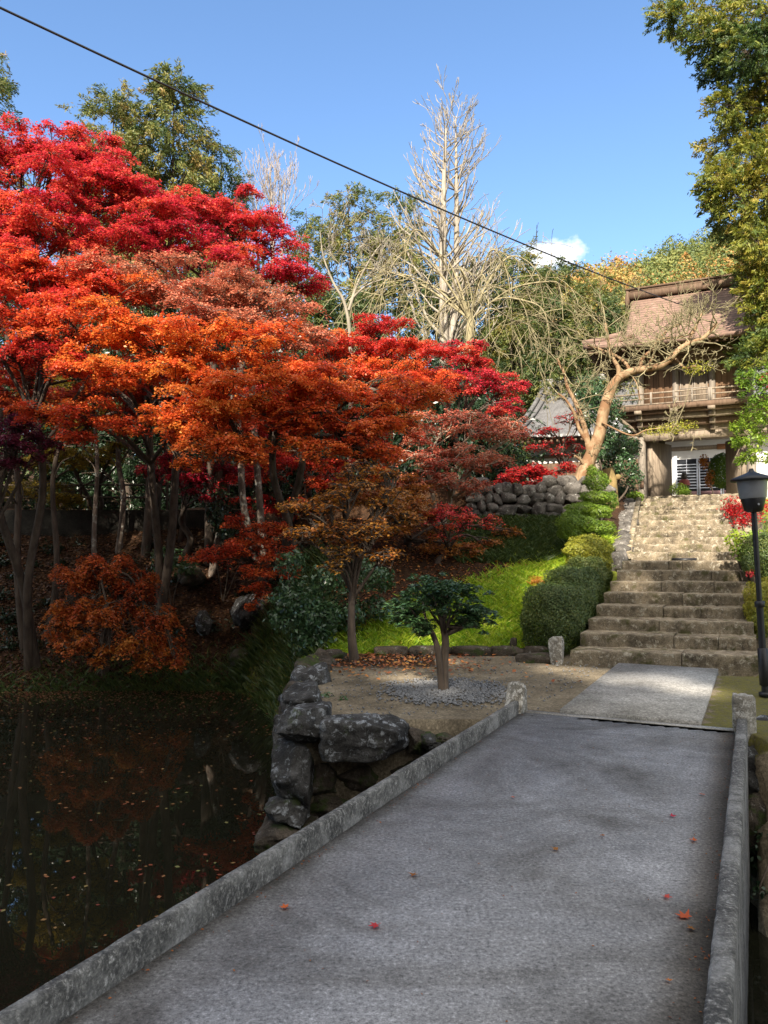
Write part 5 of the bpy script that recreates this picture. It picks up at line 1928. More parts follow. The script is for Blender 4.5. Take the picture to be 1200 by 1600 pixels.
# ---- conifers
def conifer(name, label, base, top_z, radius, seed, mat='conifer', start=.15, nbr=110, leaf=.30, spray=16, nspr=8, trunk_r=.22, rise=.25, shape=.8, parent_obj=True, mbs=None, hang=.6, cat='conifer tree', tint0=.45, lfs=.52):
    rng = np.random.default_rng(seed)
    base = np.asarray(base, float)
    H_ = top_z - base[2]
    lv, tk = mbs if mbs else (MB(), MB())
    lean = rng.normal(0, .012, 2) * H_
    zz = np.linspace(0, 1, 9)
    tp = base + np.stack([lean[0] * zz ** 2, lean[1] * zz ** 2, zz * H_], 1)
    tk.tube(tp, trunk_r * (1 - zz * .93), 7, cap=False)
    f = start + (1 - start) * np.sort(rng.uniform(0, 1, nbr) ** .9)
    az = np.arange(nbr) * 2.39996 + rng.normal(0, .4, nbr)
    A, B, RA, RB = [], [], [], []
    for i in range(nbr):
        Lb = radius * ((1 - f[i]) ** shape) * rng.uniform(.6, 1.15) + .25
        if rng.random() < .12:
            Lb *= 1.25
        out = np.array([math.cos(az[i]), math.sin(az[i]), 0])
        o_ = base + np.array([lean[0] * f[i] ** 2, lean[1] * f[i] ** 2, f[i] * H_])
        ri = rise * rng.uniform(.2, 1.2) + .5 * f[i]
        tt = np.linspace(0, 1, 5)
        path = o_ + out * (tt[:, None] * Lb) + np.array([0, 0, 1.]) * (ri * tt - (ri + .12) * .6 * tt ** 2)[:, None] * Lb
        A += list(path[:-1])
        B += list(path[1:])
        RA += [max(.012 * Lb, .012)] * 4
        RB += [max(.008 * Lb, .008)] * 4
        ns = max(3, int(nspr * Lb / radius * 1.3) + 2)
        u = rng.uniform(.25, 1.02, ns)
        for uu in u:
            c = o_ + out * uu * Lb + np.array([0, 0, (ri * uu - (ri + .12) * .6 * uu * uu) * Lb]) + rng.normal(0, .09 * Lb + .05, 3)
            k = int(spray * 2.6)
            tuft = unit(out * .8 + rng.normal(0, .35, 3) + np.array([0, 0, -hang * .6]))
            d = tuft + rng.normal(0, .42, (k, 3)) + np.array([0, 0, -.15])
            d = unit(d)
            q = rng.uniform(0, 1, k)[:, None]
            pos = c + tuft * q * leaf * 1.9 + d * leaf * .35 + rng.normal(0, leaf * .26 * (1.2 - q), (k, 3))
            nrm = rng.normal(0, .7, (k, 3)) + np.array([0, 0, .7]) + out * .4
            tn = tint0 + rng.normal(0, .17) + rng.normal(0, .1, k)
            lv.leaves(pos, nrm, d, leaf * lfs * rng.uniform(.6, 1.2, k), .30, tn, .05)
    tk.sticks(np.array(A), np.array(B), np.array(RA), np.array(RB), 4)
    if mbs:
        return
    o = empty(name, base, label, cat)
    tk.build('trunk', BARK_DARK, o, smooth=True)
    lv.build('crown', LM[mat], o)
    return o


def zt(py, Y):
    return P(600, py, Y)[2]


conifer('conifer', 'tall ragged conifer crossed by the cable behind the crimson maples', ground_px(262, 34), zt(124, 34), 6.2, 3001, start=.12, nbr=190, leaf=.42, nspr=13, spray=22, tint0=.5)
conifer('conifer', 'rounder olive green conifer left of the tall ragged one', ground_px(165, 33), zt(148, 33), 3.2, 3002, start=.12, nbr=130, leaf=.34, shape=.45, nspr=12, spray=22, tint0=.6)
conifer('conifer', 'dark shorter conifer right of the tall ragged one', ground_px(345, 35), zt(225, 35), 2.2, 3003, start=.12, nbr=100, leaf=.34, shape=.6, nspr=8, tint0=.3)
conifer('conifer', 'conifer tip just showing at the left edge of the picture', ground_px(-45, 32), zt(62, 32), 2.6, 3004, start=.2, nbr=120, leaf=.34, shape=.55)
conifer('conifer', 'bushy green conifer with a rounded top left of the tall bare ginkgo', ground_px(552, 42), zt(303, 42), 4.0, 3005, start=.05, nbr=130, leaf=.42, shape=.42, nspr=9, tint0=.5)
conifer('conifer', 'pointed green conifer closest to the tall bare ginkgo', ground_px(622, 43), zt(296, 43), 3.6, 3006, start=.05, nbr=120, leaf=.42, shape=.5, nspr=9, tint0=.5)
conifer('conifer', 'small light green conifer low beside the small bare tree', ground_px(482, 44), zt(326, 44), 2.0, 3007, start=.05, nbr=90, leaf=.42, shape=.5, nspr=8, tint0=.55)
conifer('conifer', 'dark green conifer right of the ginkgo below the cloud', ground_px(872, 44), zt(412, 44), 2.6, 3008, start=.02, nbr=110, leaf=.42, shape=.5, nspr=9, tint0=.3)
conifer('conifer', 'broad green conifer between the ginkgo and the cloud', ground_px(800, 46), zt(396, 46), 3.2, 3009, start=.02, nbr=120, leaf=.42, shape=.4, nspr=9, tint0=.5)
conifer('conifer', 'mid green conifer half hidden by the drooping bare tree', ground_px(745, 47), zt(408, 47), 2.8, 3010, start=.02, nbr=110, leaf=.42, shape=.45, nspr=9, tint0=.4)
conifer('conifer', 'dark conifer deep behind the drooping bare tree', ground_px(680, 42), zt(420, 42), 3.0, 3011, start=.02, nbr=120, leaf=.42, shape=.4, nspr=9, tint0=.15)
conifer('conifer', 'green conifer just left of the gate roof', ground_px(935, 42), zt(440, 42), 2.6, 3012, start=.02, nbr=110, leaf=.42, shape=.45, nspr=9, tint0=.35)
conifer('conifer', 'dark evergreen filling the gap behind the half bare maple', ground_px(420, 30), zt(430, 30), 3.0, 3013, start=.02, nbr=120, leaf=.36, shape=.4, nspr=9, tint0=.15)
conifer('conifer', 'dark evergreen deep behind the red and orange maple', ground_px(540, 31), zt(470, 31), 3.0, 3014, start=.02, nbr=120, leaf=.36, shape=.4, nspr=9, tint0=.2)
for k, (px, Y, py, lab) in enumerate(((20, 27, 420, 'shadowed evergreen at the far left behind the yellow maple'), (110, 29, 430, 'shadowed evergreen behind the pale slender trunk'), (200, 27.5, 440, 'shadowed evergreen behind the thick black trunk'),
                                      (290, 28, 450, 'shadowed evergreen behind the deep red maple'), (640, 26, 560, 'shadowed evergreen behind the crimson end of the bank'), (370, 26, 500, 'shadowed evergreen behind the stout dark trunk'), (470, 26, 560, 'shadowed evergreen behind the bright orange maple'), (560, 25.5, 580, 'shadowed evergreen behind the brownish gold maple'), (715, 25, 610, 'dark evergreen at the left end of the tiled hall roof'))):
    conifer('evergreen_tree', lab, ground_px(px, Y), zt(py, Y), 2.2, 3100 + k, 'ever', start=.0, nbr=90, leaf=.34, shape=.3, nspr=8, spray=14, tint0=.3, cat='evergreen')

# ---- overhanging cypress at the right
rng = np.random.default_rng(4001)
YC = 22.0
cb = ground_px(1345, YC)
o = empty('cypress_tree', cb, 'big cypress with yellow green sprays overhanging the picture at the right', 'cypress tree')
lv, tk = MB(), MB()
ctop = P(1310, -260, YC)
tp = bez([cb, P(1340, 600, YC), P(1325, 200, YC), ctop], 8)
tk.tube(tp, np.linspace(.28, .06, len(tp)), 9)
bl = [(1042, 22, 22, 0.36), (1074, 30, 30, 0.61), (1107, 50, 34, 0.46), (1142, 30, 38, 0.66), (1182, 25, 45, 0.56), (1132, 75, 34, 0.26), (1172, 80, 40, 0.16), (1212, 75, 45, 0.16), (1117, 105, 18, 0.21), (1247, 40, 60, 0.36),
      (1202, 130, 42, 0.66), (1157, 140, 36, 0.66), (1137, 165, 26, 0.61), (1182, 190, 46, 0.66), (1227, 190, 50, 0.56), (1137, 225, 34, 0.66), (1177, 250, 44, 0.61), (1217, 270, 46, 0.66), (1124, 280, 26, 0.56), (1152, 305, 38, 0.66), (1197, 330, 46, 0.56), (1122, 305, 22, 0.51),
      (1237, 340, 46, 0.51), (1147, 350, 30, 0.41), (1190, 385, 36, 0.61), (1230, 410, 46, 0.56), (1175, 420, 26, 0.46), (1200, 450, 34, 0.66), (1230, 480, 40, 0.56), (1190, 490, 22, 0.56), (1220, 525, 34, 0.46), (1195, 535, 20, 0.36), (1160, 555, 16, 0.31), (1180, 560, 20, 0.31)]
for (px, py, rpx, tn) in bl:
    Yb = YC + rng.normal(0, .6)
    c = P(px, py, Yb)
    r = rpx / F * Yb
    st = tp[int(np.argmin(np.abs(tp[:, 2] - (c[2] - .3))))]
    pth = limb(tk, st, c, .035, .01, rng, .06, 5, 5)
    out0 = unit(c - st)
    ns = int(44 * (rpx / 34) ** 2) + 14
    for _ in range(ns):
        d0 = rnd3(rng, 1)[0]
        cc = c + d0 * r * rng.uniform(.2, 1) ** .6
        dirv = unit(out0 * .5 + d0 * .7 + np.array([0, 0, -.35]) + rng.normal(0, .3, 3))
        n1_ = 46
        u = rng.uniform(0, 1, n1_)[:, None]
        w_ = unit(np.cross(dirv, rng.normal(0, 1, 3)))
        side = rng.choice([-1, 1], n1_)[:, None]
        dl = dirv * .75 + w_ * side * .65 + rng.normal(0, .25, (n1_, 3)) + np.array([0, 0, -.15])
        pos = cc + dirv * u * .46 + w_ * side * (1 - u) * .12 + rng.normal(0, .025, (n1_, 3))
        nr = np.cross(dirv, w_) + rng.normal(0, .5, (n1_, 3))
        lv.leaves(pos, nr, dl, .135 * rng.uniform(.6, 1.3, n1_), .28, tn + rng.normal(0, .13) + rng.normal(0, .08, n1_), .05)
        if rng.random() < .5:
            tk.sticks([c, cc], [cc, cc + dirv * .3], .008, .003, 3)
tk.build('trunk', BARK_DARK, o, smooth=True)
lv.build('crown', LM['cypress'], o)
# leafy branch in front of the gate at the right
rng = np.random.default_rng(4002)
o = empty('leafy_tree', ground_px(1290, 17), 'leafy green tree whose boughs cross the right side of the gate', 'tree')
lv, tk = MB(), MB()
b0 = ground_px(1290, 17)
tp = bez([b0, P(1270, 720, 17), P(1260, 600, 17), P(1250, 520, 17)], 6)
tk.tube(tp, np.linspace(.14, .04, len(tp)), 8)
for (px, py, rpx, tn, sz) in ((1192, 585, 22, .3, .07), (1160, 592, 10, .2, .07), (1182, 620, 22, .15, .07), (1200, 600, 24, .2, .07), (1172, 655, 22, .6, .07), (1195, 665, 26, .6, .07), (1158, 668, 14, .55, .07), (1180, 695, 22, .5, .07), (1150, 690, 12, .3, .07), (1200, 700, 22, .6, .07), (1165, 720, 12, .35, .07), (1188, 640, 20, .5, .07)):
    Yb = 17 + rng.normal(0, .3)
    c = P(px, py, Yb)
    r = rpx / F * Yb
    st = tp[int(np.argmin(np.abs(tp[:, 2] - c[2])))]
    limb(tk, st, c, .022, .006, rng, -.02, 5, 5)
    for _ in range(int(5 + rpx * .6)):
        d0 = rnd3(rng, 1)[0]
        cc = c + d0 * r * rng.uniform(.2, 1) ** .6
        k = 22
        d = rnd3(rng, k) + d0 * .6 - np.array([0, 0, .2])
        lv.leaves(cc + unit(d) * rng.uniform(.02, .13, k)[:, None], rng.normal(0, .6, (k, 3)) + np.array([0, 0, .8]), d, sz * rng.uniform(.7, 1.3, k) * 1.15, .42, tn + rng.normal(0, .15, k), .06)
tk.build('trunk', BARK_DARK, o, smooth=True)
lv.build('crown', LM['bright'], o)
shrub('nandina_bush', 'small red leaved sprig at the right edge beside the gate balcony', 'bush', ground_px(1230, 19), [pxm(1195, 592, 19, 10, 9), pxm(1206, 600, 19, 12, 9)], 'red_bush', 2022, .06, .8, depth=.8)


# ---- bare trees
def grow(rng, p, d, Ln, r, lvl, S, up=.12, jit=.22, spread=.55, kids=(2, 3), shr=.7, side=.6, droop=0.0, minr=.004):
    n = 4
    for i in range(n):
        d = unit(d + rng.normal(0, jit, 3) + np.array([0, 0, up - droop * (1 if lvl < 3 else .3)]))
        q = p + d * Ln / n
        r2 = max(r * (1 - .5 * (i + 1) / n), minr)
        r1 = max(r * (1 - .5 * i / n), minr)
        S.append((p, q, r1, r2))
        if lvl > 0 and i >= 1 and rng.random() < side:
            dd = unit(d + rnd3(rng, 1)[0] * spread * 1.5)
            grow(rng, q, dd, Ln * shr * rng.uniform(.5, .9), r2 * .6, lvl - 1, S, up, jit, spread, kids, shr, side, droop, minr)
        p = q
    if lvl > 0:
        for _ in range(rng.integers(kids[0], kids[1] + 1)):
            dd = unit(d + rnd3(rng, 1)[0] * spread)
            grow(rng, p, dd, Ln * shr * rng.uniform(.7, 1.1), r * .5, lvl - 1, S, up, jit, spread, kids, shr, side, droop, minr)


def put(mb, S, n=4):
    if S:
        A, B, RA, RB = zip(*S)
        mb.sticks(np.array(A), np.array(B), np.array(RA), np.array(RB), n)


# the leaning tan tree before the gate
rng = np.random.default_rng(5001)
YB = 20.0
b0 = P(893, 785, YB)
o = empty('bare_tree', b0, 'leaning bare tree with smooth tan bark and a long limb across the gate', 'bare tree')
tk, tw = MB(), MB()


def pxs(lst, dy0=0.0, dy1=0.0):
    k = len(lst)
    return [P(a, b_, YB + dy0 + (dy1 - dy0) * i / (k - 1)) for i, (a, b_) in enumerate(lst)]


def widths(ws):
    return np.array(ws) / 2 * YB / F


def limbpx(lst, w0_, w1_, d0_=0., d1_=0., n=6, sides=10):
    p = bez(pxs(lst, d0_, d1_), n)
    rr_ = np.linspace(w0_, w1_, len(p)) / 2 * YB / F
    rr_ = rr_ * (1 + .10 * np.array([mnoise.noise(Vector(q * 2.5)) for q in p]))
    tk.tube(p, rr_, sides, cap=True)
    return p


main = limbpx([(888, 800), (902, 760), (920, 720), (936, 680), (944, 640), (956, 605), (968, 588)], 25, 13)
rl = limbpx([(966, 590), (985, 581), (1003, 577), (1030, 572), (1046, 562), (1062, 545), (1078, 536), (1100, 527), (1120, 505)], 13, 5, 0, -.6)
ll = limbpx([(921, 708), (915, 675), (906, 645), (896, 622), (887, 605), (882, 585), (870, 560)], 10, 4, 0, .2)
ll2 = limbpx([(917, 690), (905, 670), (897, 645), (884, 625), (872, 615)], 7, 3, 0, -.2)
st1 = limbpx([(918, 735), (908, 720), (898, 712)], 7, 3, 0, -.3, 4)
up1 = limbpx([(966, 592), (966, 575), (955, 555), (950, 530), (946, 505)], 8, 4, 0, .2)
up2 = limbpx([(985, 580), (975, 565), (960, 555), (935, 545), (918, 540)], 6, 3, 0, .4)
up3 = limbpx([(1000, 577), (1004, 560), (1020, 545), (1035, 530), (1060, 527), (1085, 520)], 6, 3, 0, -.3)
up4 = limbpx([(1012, 575), (1022, 552), (1025, 535), (1045, 515), (1065, 505)], 5, 3, 0, .3)
up5 = limbpx([(1070, 540), (1085, 515), (1092, 500), (1100, 485)], 5, 2.5, 0, .2)
lo1 = limbpx([(1055, 560), (1070, 575), (1085, 572), (1100, 580)], 3.5, 2, 0, -.4)
lo2 = limbpx([(985, 584), (995, 600), (1000, 625)], 2.5, 1.5, 0, -.4)
lo3 = limbpx([(940, 660), (985, 680), (1010, 672), (1040, 668), (1060, 665)], 3, 1.5, -.2, -.8)
S = []
for pth, k, Ln, r, up in ((rl, 22, .9, .022, .06), (ll, 12, .8, .018, .12), (up1, 12, .9, .02, .12), (up2, 10, .7, .016, .02), (up3, 14, .8, .018, .08), (up4, 12, .8, .018, .1), (up5, 10, .7, .016, .08), (ll2, 6, .6, .014, .1), (lo1, 9, .4, .010, .0), (lo3, 12, .5, .010, .02), (main, 5, .6, .014, .1)):
    for _ in range(k):
        q = pth[int(len(pth) * rng.uniform(.3, .99))]
        d = unit(rnd3(rng, 1)[0] + np.array([0, -.1, .5 if up > .03 else .1]))
        grow(rng, q, d, Ln * rng.uniform(.5, 1.1), r, 2, S, up, .22, .7, (2, 3), .6, .55, 0, .0055)
put(tw, S, 4)
tk.build('trunk', BARK_TAN, o, smooth=True)
tw.build('twigs', BARK_GREY, o)
# a haze of fresh yellowish lichen tufts on the low twig
shrub('hanging_twigs', 'pale yellow leaf tufts on thin twigs below the gate balcony', 'twigs', P(1045, 675, 19), [pxm(1040, 672, 19.2, 34, 8), pxm(1065, 665, 19.2, 26, 8), pxm(1090, 575, 19.3, 22, 12)], 'yellowhedge', 2023, .045, .16, depth=.9, bark=BARK_GREY, stem_r=.01)


def bare(label, base, stems, seed, bark, spawn, cat='bare tree', name='bare_tree', sides=6, minr=.006):
    """stems: list of (points, r0, r1); spawn: kwargs for side branches"""
    rng = np.random.default_rng(seed)
    o = empty(name, base, label, cat)
    tk, tw = MB(), MB()
    S = []
    for (pts, r0, r1) in stems:
        p = bez(pts, 6)
        tk.tube(p, np.linspace(r0, r1, len(p)), sides, cap=False)
        for _ in range(spawn['n']):
            f = rng.uniform(spawn.get('lo', .15), 1.0)
            q = p[min(int(len(p) * f), len(p) - 1)]
            a = rng.uniform(0, 2 * math.pi)
            d = unit(np.array([math.cos(a), math.sin(a), spawn['tilt'] + rng.normal(0, .2)]))
            Ln = spawn['L'] * (1 - spawn.get('taper', .6) * f) * rng.uniform(.6, 1.2)
            grow(rng, q, d, Ln, max(r0 * (1 - f) * .35 + r1 * .5, minr * 1.5), spawn.get('lvl', 2), S, spawn.get('up', .1), spawn.get('jit', .15), spawn.get('spread', .55), spawn.get('kids', (1, 2)), spawn.get('shr', .6), spawn.get('side', .5), spawn.get('droop', 0), minr)
    put(tw, S, 3)
    tk.build('trunk', bark, o, smooth=True)
    tw.build('branches', bark, o)
    return o


Yg = 30.0
bg = ground_px(695, Yg)
bare('tall bare ginkgo with two straight pale stems rising into the sky', bg,
     [([bg, P(694, 560, Yg), P(692, 380, Yg), P(694, 270, Yg), P(697, 200, Yg)], .27, .03), ([bg + np.array([.3, 0, 0]), P(706, 560, Yg), P(713, 400, Yg + .3), P(713, 280, Yg + .3), P(712, 185, Yg + .3)], .23, .025)],
     5101, bark_mat('ginkgo_bark', (.18, .155, .125), (.39, .35, .29), 5, .3), dict(n=74, lo=.22, tilt=.72, L=2.5, taper=.62, lvl=2, up=.10, jit=.10, spread=.45, kids=(1, 2), shr=.55, side=.5), minr=.011)
Yg2 = 36.0
bg = ground_px(424, Yg2)
bare('small pale bare tree left of the ginkgo below the cable', bg,
     [([bg, P(426, 420, Yg2), P(424, 330, Yg2), P(422, 258, Yg2)], .18, .02), ([bg, P(440, 400, Yg2), P(444, 330, Yg2), P(446, 282, Yg2)], .10, .012), ([bg, P(410, 400, Yg2), P(402, 335, Yg2), P(398, 288, Yg2)], .09, .012)],
     5102, bark_mat('pale_twig_bark', (.20, .165, .14), (.38, .33, .29), 5, .3), dict(n=24, lo=.45, tilt=1.0, L=1.9, taper=.5, lvl=2, up=.18, jit=.10, spread=.4, kids=(1, 2), shr=.55, side=.5), minr=.010)
# drooping bare tree: limbs arch up and hang down
rng = np.random.default_rng(5103)
Yw = 27.0
bw = ground_px(728, Yw)
o = empty('bare_tree', bw, 'straw coloured bare tree with arching drooping branches round the ginkgo foot', 'bare tree')
tk, tw = MB(), MB()
fork = P(735, 500, Yw)
pp = bez([bw, P(732, 580, Yw), fork], 6)
tk.tube(pp, np.linspace(.2, .13, len(pp)), 8)
S = []
arcs = [(640, 390, 590, 520), (575, 420, 545, 520), (800, 400, 850, 480), (770, 390, 800, 500), (690, 400, 660, 520), (860, 440, 880, 500), (620, 430, 570, 540), (720, 420, 740, 520), (780, 450, 830, 540), (660, 450, 620, 560), (820, 470, 860, 540), (755, 430, 765, 530), (700, 470, 680, 560), (800, 500, 840, 560), (655, 360, 630, 440)]
for (ax_, ay_, ex_, ey_) in arcs:
    dy = rng.uniform(-2.2, 1.6)
    p = bez([fork, fork * .5 + P(ax_, ay_, Yw + dy * .7) * .5 + np.array([0, 0, .4]), P(ax_, ay_, Yw + dy), P((ax_ + ex_) / 2 + (ex_ - ax_) * .25, (ay_ + ey_) / 2 - 18, Yw + dy), P(ex_, ey_, Yw + dy)], 6)
    tk.tube(p, np.linspace(.045, .010, len(p)), 5, cap=False)
    for _ in range(12):
        f = rng.uniform(.25, .98)
        q = p[int(len(p) * f)]
        tang = unit(p[min(int(len(p) * f) + 1, len(p) - 1)] - p[int(len(p) * f) - 1])
        d = unit(tang * .6 + rnd3(rng, 1)[0] * .9 + np.array([0, 0, .1]))
        grow(rng, q, d, rng.uniform(.9, 2.0), .016, 1, S, -.02, .12, .5, (1, 2), .7, .7, .10, .0085)
put(tw, S, 3)
tk.build('trunk', BARK_WEEP, o, smooth=True)
tw.build('branches', BARK_WEEP, o)
# pale crooked bare tree among the crimson tops
Yc = 22.0
bc = ground_px(545, Yc)
bare('crooked pale grey bare tree rising out of the red maples', bc,
     [([bc, P(548, 560, Yc), P(540, 480, Yc), P(520, 440, Yc), P(505, 400, Yc), P(500, 360, Yc)], .075, .008), ([P(545, 485, Yc), P(560, 440, Yc), P(585, 395, Yc), P(610, 365, Yc)], .05, .008), ([P(546, 470, Yc), P(575, 445, Yc), P(620, 430, Yc)], .04, .008)],
     5104, bark_mat('grey_smooth_bark', (.16, .14, .105), (.31, .28, .22), 6, .4), dict(n=8, lo=.3, tilt=.7, L=1.1, taper=.3, lvl=2, up=.06, jit=.2, spread=.6, kids=(1, 3), shr=.65, side=.6), minr=.008)
# grey-green bare thickets left of the gate
for k, (px, py, Yt, lab, nst) in enumerate(((850, 515, 48, 'grey bare thicket between the drooping tree and the gate roof', 16), (915, 500, 48, 'grey bare thicket touching the left corner of the gate roof', 16), (800, 545, 47.5, 'grey bare thicket above the crimson end of the maples', 12), (905, 560, 47.5, 'grey bare thicket under the gate eaves', 10)  )):
    rng = np.random.default_rng(5200 + k)
    b0 = ground_px(px, Yt)
    stems = []
    for q in range(nst):
        e = P(px + rng.uniform(-55, 55), py + rng.uniform(-25, 50), Yt + rng.uniform(-1, 1))
        stems.append(([b0, b0 * .5 + e * .5 + rng.normal(0, .4, 3), e], .08, .02))
    bare(lab, b0, stems, 5250 + k, BARK_GREY, dict(n=11, lo=.4, tilt=.5, L=2.0, taper=.3, lvl=2, up=.05, jit=.22, spread=.7, kids=(1, 3), shr=.65, side=.5), cat='bare thicket', name='bare_thicket', sides=4, minr=.013)
# pale twigs over the crimson and rust crowns
# ---- hills
def wood(name, mat, pts, radii, hts, seed, leaf, per, tints, cone):
    rng = np.random.default_rng(seed)
    lv = MB()
    for (x, y), r, h_, t_, cn_ in zip(pts, radii, hts, tints, cone):
        z = gz(x, y)
        n = int(per * (r / 2.2) ** 1.5)
        d = rnd3(rng, n)
        d[:, 2] = np.abs(d[:, 2]) * 1.0
        if cn_:
            v = rng.uniform(0, 1, n)
            a = rng.uniform(0, 2 * math.pi, n)
            rr_ = r * (1 - v) ** .7 * rng.uniform(.75, 1.1, n)
            pos = np.stack([x + np.cos(a) * rr_, y + np.sin(a) * rr_, z + h_ * (.1 + .9 * v)], 1)
            nn = np.stack([np.cos(a), np.sin(a), np.full(n, .6)], 1)
        else:
            lump = 1 + .16 * np.sin(d[:, 0] * 5 + x) * np.sin(d[:, 1] * 5 + y) + rng.normal(0, .07, n)
            pos = np.array([x, y, z + h_ * .35]) + d * lump[:, None] * np.array([r, r, h_ * .65])
            low = rng.random(n) < .25
            pos[low, 2] = z + rng.uniform(0, h_ * .5, low.sum())
            nn = d
        lv.leaves(pos, nn + rng.normal(0, .5, (n, 3)), rng.normal(0, 1, (n, 3)), leaf * rng.uniform(.6, 1.3, n) * (.7 + y / 200), .55, t_ + rng.normal(0, .09, n), .06)
    return structure(lv.build(name, LM[mat]), 'stuff')


rng = np.random.default_rng(6001)
pts, rad, hts, tin, con = [], [], [], [], []
for _ in range(1500):
    y = rng.uniform(44, 112)
    x = rng.uniform(.04, .60) * y
    q = x / y
    pts.append((x, y))
    r = rng.uniform(1.3, 2.6)
    rad.append(r)
    hts.append(r * rng.uniform(1.5, 2.3))
    base_t = .22 + .12 * (y > 62) + rng.normal(0, .12)
    if abs(q - .285) < .055 and 68 < y < 92:
        base_t = rng.choice([.95, .8, .6, .5])
    if q > .36 and y < 80 and rng.random() < .4:
        base_t = .92
    tin.append(base_t)
    con.append(rng.random() < .28)
wood('hillside_wood', 'wood_far', pts, rad, hts, 6002, .27, 360, tin, con)
# woods that carry on to the west of the maples
rng = np.random.default_rng(6005)
pts, rad, hts, tin, con = [], [], [], [], []
for _ in range(330):
    if rng.random() < .4:
        y, q = rng.uniform(23, 36), rng.uniform(-1.1, -.60)
    else:
        y, q = rng.uniform(36, 90), rng.uniform(-1.0, .04)
    x = q * y
    r = rng.uniform(1.5, 2.8)
    pts.append((x, y))
    rad.append(r)
    hts.append(min(r * rng.uniform(2.4, 3.6), 7.5))
    tin.append(.18 + rng.normal(0, .10))
    con.append(rng.random() < .5)
wood('western_wood', 'wood_far', pts, rad, hts, 6006, .36, 260, tin, con)
# the dark wooded ridge behind the camera that shades the pond and the bridge
rng = np.random.default_rng(6003)
lvm, tkm = MB(), MB()
for k in range(29):
    sg = -20 + k * 1.0  + rng.normal(0, .4)
    e = RIDGE_ETA + rng.normal(0, 1.3)
    x, y = SH[1] * sg + SH[0] * e, -SH[0] * sg + SH[1] * e
    b0 = np.array([x, y, gz(x, y) - .2])
    top = float(shade_top(sg)) + rng.normal(.35, .8)
    conifer('', '', b0, top, 1.7, 6100 + k, lfs=.8, nbr=34, leaf=.55, spray=8, nspr=5, start=.0, shape=.5, mbs=(lvm, tkm))
for sg, hb_, ht_, r_ in ((-2.3, 13.2, 16.0, 1.05), (-3.5, 10.0, 13.0, 1.15), (-5.4, 10.6, 12.6, .9)):
    x, y = SH[1] * sg + SH[0] * RIDGE_ETA, -SH[0] * sg + SH[1] * RIDGE_ETA
    zb = gz(x, y)
    zt_ = ht_ - RIDGE_ETA * TANE
    conifer('', '', (x, y, zb), zt_, r_, 6200 + int(sg * 10), lfs=.8, nbr=60, leaf=.5, spray=8, nspr=6, start=1 - (ht_ - hb_) / (zt_ - zb), shape=.25, mbs=(lvm, tkm))
# gaps in the ridge foliage let a few sun flecks through to the path
vv = np.concatenate(lvm.v)
ff = [f for f in lvm.f]
fk, tk_ = [], []
for f, t_ in zip(lvm.f, lvm.tint):
    c = vv[f].mean(1)
    sg_, hh_ = sigma(c[:, 0], c[:, 1]), c[:, 2] + TANE * eta(c[:, 0], c[:, 1])
    hole = np.zeros(len(f), bool)
    for (a, b_, ra, rb) in ((.10, 7.10, .80, .50), (-.75, 7.45, .50, .38), (.85, 6.60, .50, .34), (-2.6, 6.6, .5, .4)):
        hole |= ((sg_ - a) / ra) ** 2 + ((hh_ - b_) / rb) ** 2 < 1
    fk.append(f[~hole])
    tk_.append(t_[~hole])
lvm.f, lvm.tint = fk, tk_
structure(lvm.build('ridge_wood', LM['ever']), 'stuff')

# ---- grass on the slope and the bank, litter, gravel, floating leaves
def blades(name, mat, x, y, hgt, seed, wdt=.012, tint0=.5, lean=.5):
    rng = np.random.default_rng(seed)
    n = len(x)
    z = height(x, y)
    hh = hgt * rng.uniform(.5, 1.3, n)
    a = rng.uniform(0, 2 * math.pi, n)
    w_ = np.stack([np.cos(a), np.sin(a), np.zeros(n)], 1) * wdt
    b_ = rng.uniform(0, 2 * math.pi, n)
    ln = np.stack([np.cos(b_), np.sin(b_), np.zeros(n)], 1) * (hh * rng.uniform(.1, lean * 2, n))[:, None]
    p = np.stack([x, y, z - .01], 1)
    v = np.zeros((n, 4, 3))
    v[:, 0] = p - w_
    v[:, 1] = p + w_
    v[:, 2] = p + ln * .45 + np.array([0, 0, .62]) * hh[:, None] + w_ * .7
    v[:, 3] = p + ln + np.array([0, 0, 1.]) * hh[:, None]
    mb = MB()
    mb.add(v.reshape(-1, 3), np.arange(n * 4).reshape(n, 4), np.clip(tint0 + rng.normal(0, .2, n), .001, 1))
    return structure(mb.build(name, LM[mat]), 'stuff')


rng = np.random.default_rng(7001)
x = rng.uniform(-1.0, 5.6, 120000)
y = rng.uniform(12.45, 19.0, 120000)
t = DT[0] * x + DT[1] * y
keep = (y - 13.5 - .8 * np.maximum(x, -1) < .15 + rng.normal(0, .25, len(x)) - 1.2 * (rng.random(len(x)) ** 3)) & (t < -2.75) & (rng.random(len(x)) < .9)
x, y = x[keep], y[keep]
blades('grass', 'grass', x, y, .11, 7002, .011, .55, .9)
x = rng.uniform(1.5, 4.6, 30000)
y = rng.uniform(16.0, 19.0, 30000)
keep = (DT[0] * x + DT[1] * y < -3.0) & (y - 13.5 - .8 * x > -.2) & (x > 2.0 + rng.normal(0, .5, len(x)))
blades('ground_cover_plants', 'hedge', x[keep], y[keep], .14, 7011, .016, .35, .9)
rng = np.random.default_rng(7003)
x = rng.uniform(-15, -1.3, 26000)
y = 16.35 + np.abs(rng.normal(0, .45, 26000))
keep = rng.random(len(x)) < sstep(-9, -2.5, x) * .9 + .12
x, y = np.concatenate([x[keep], rng.uniform(-3.4, -1.0, 16000)]), np.concatenate([y[keep], rng.uniform(12.2, 16.6, 16000)])
keep = np.ones(len(x), bool)
blades('bank_grass', 'hedge', x[keep], y[keep], .15, 7004, .010, .35, .8)
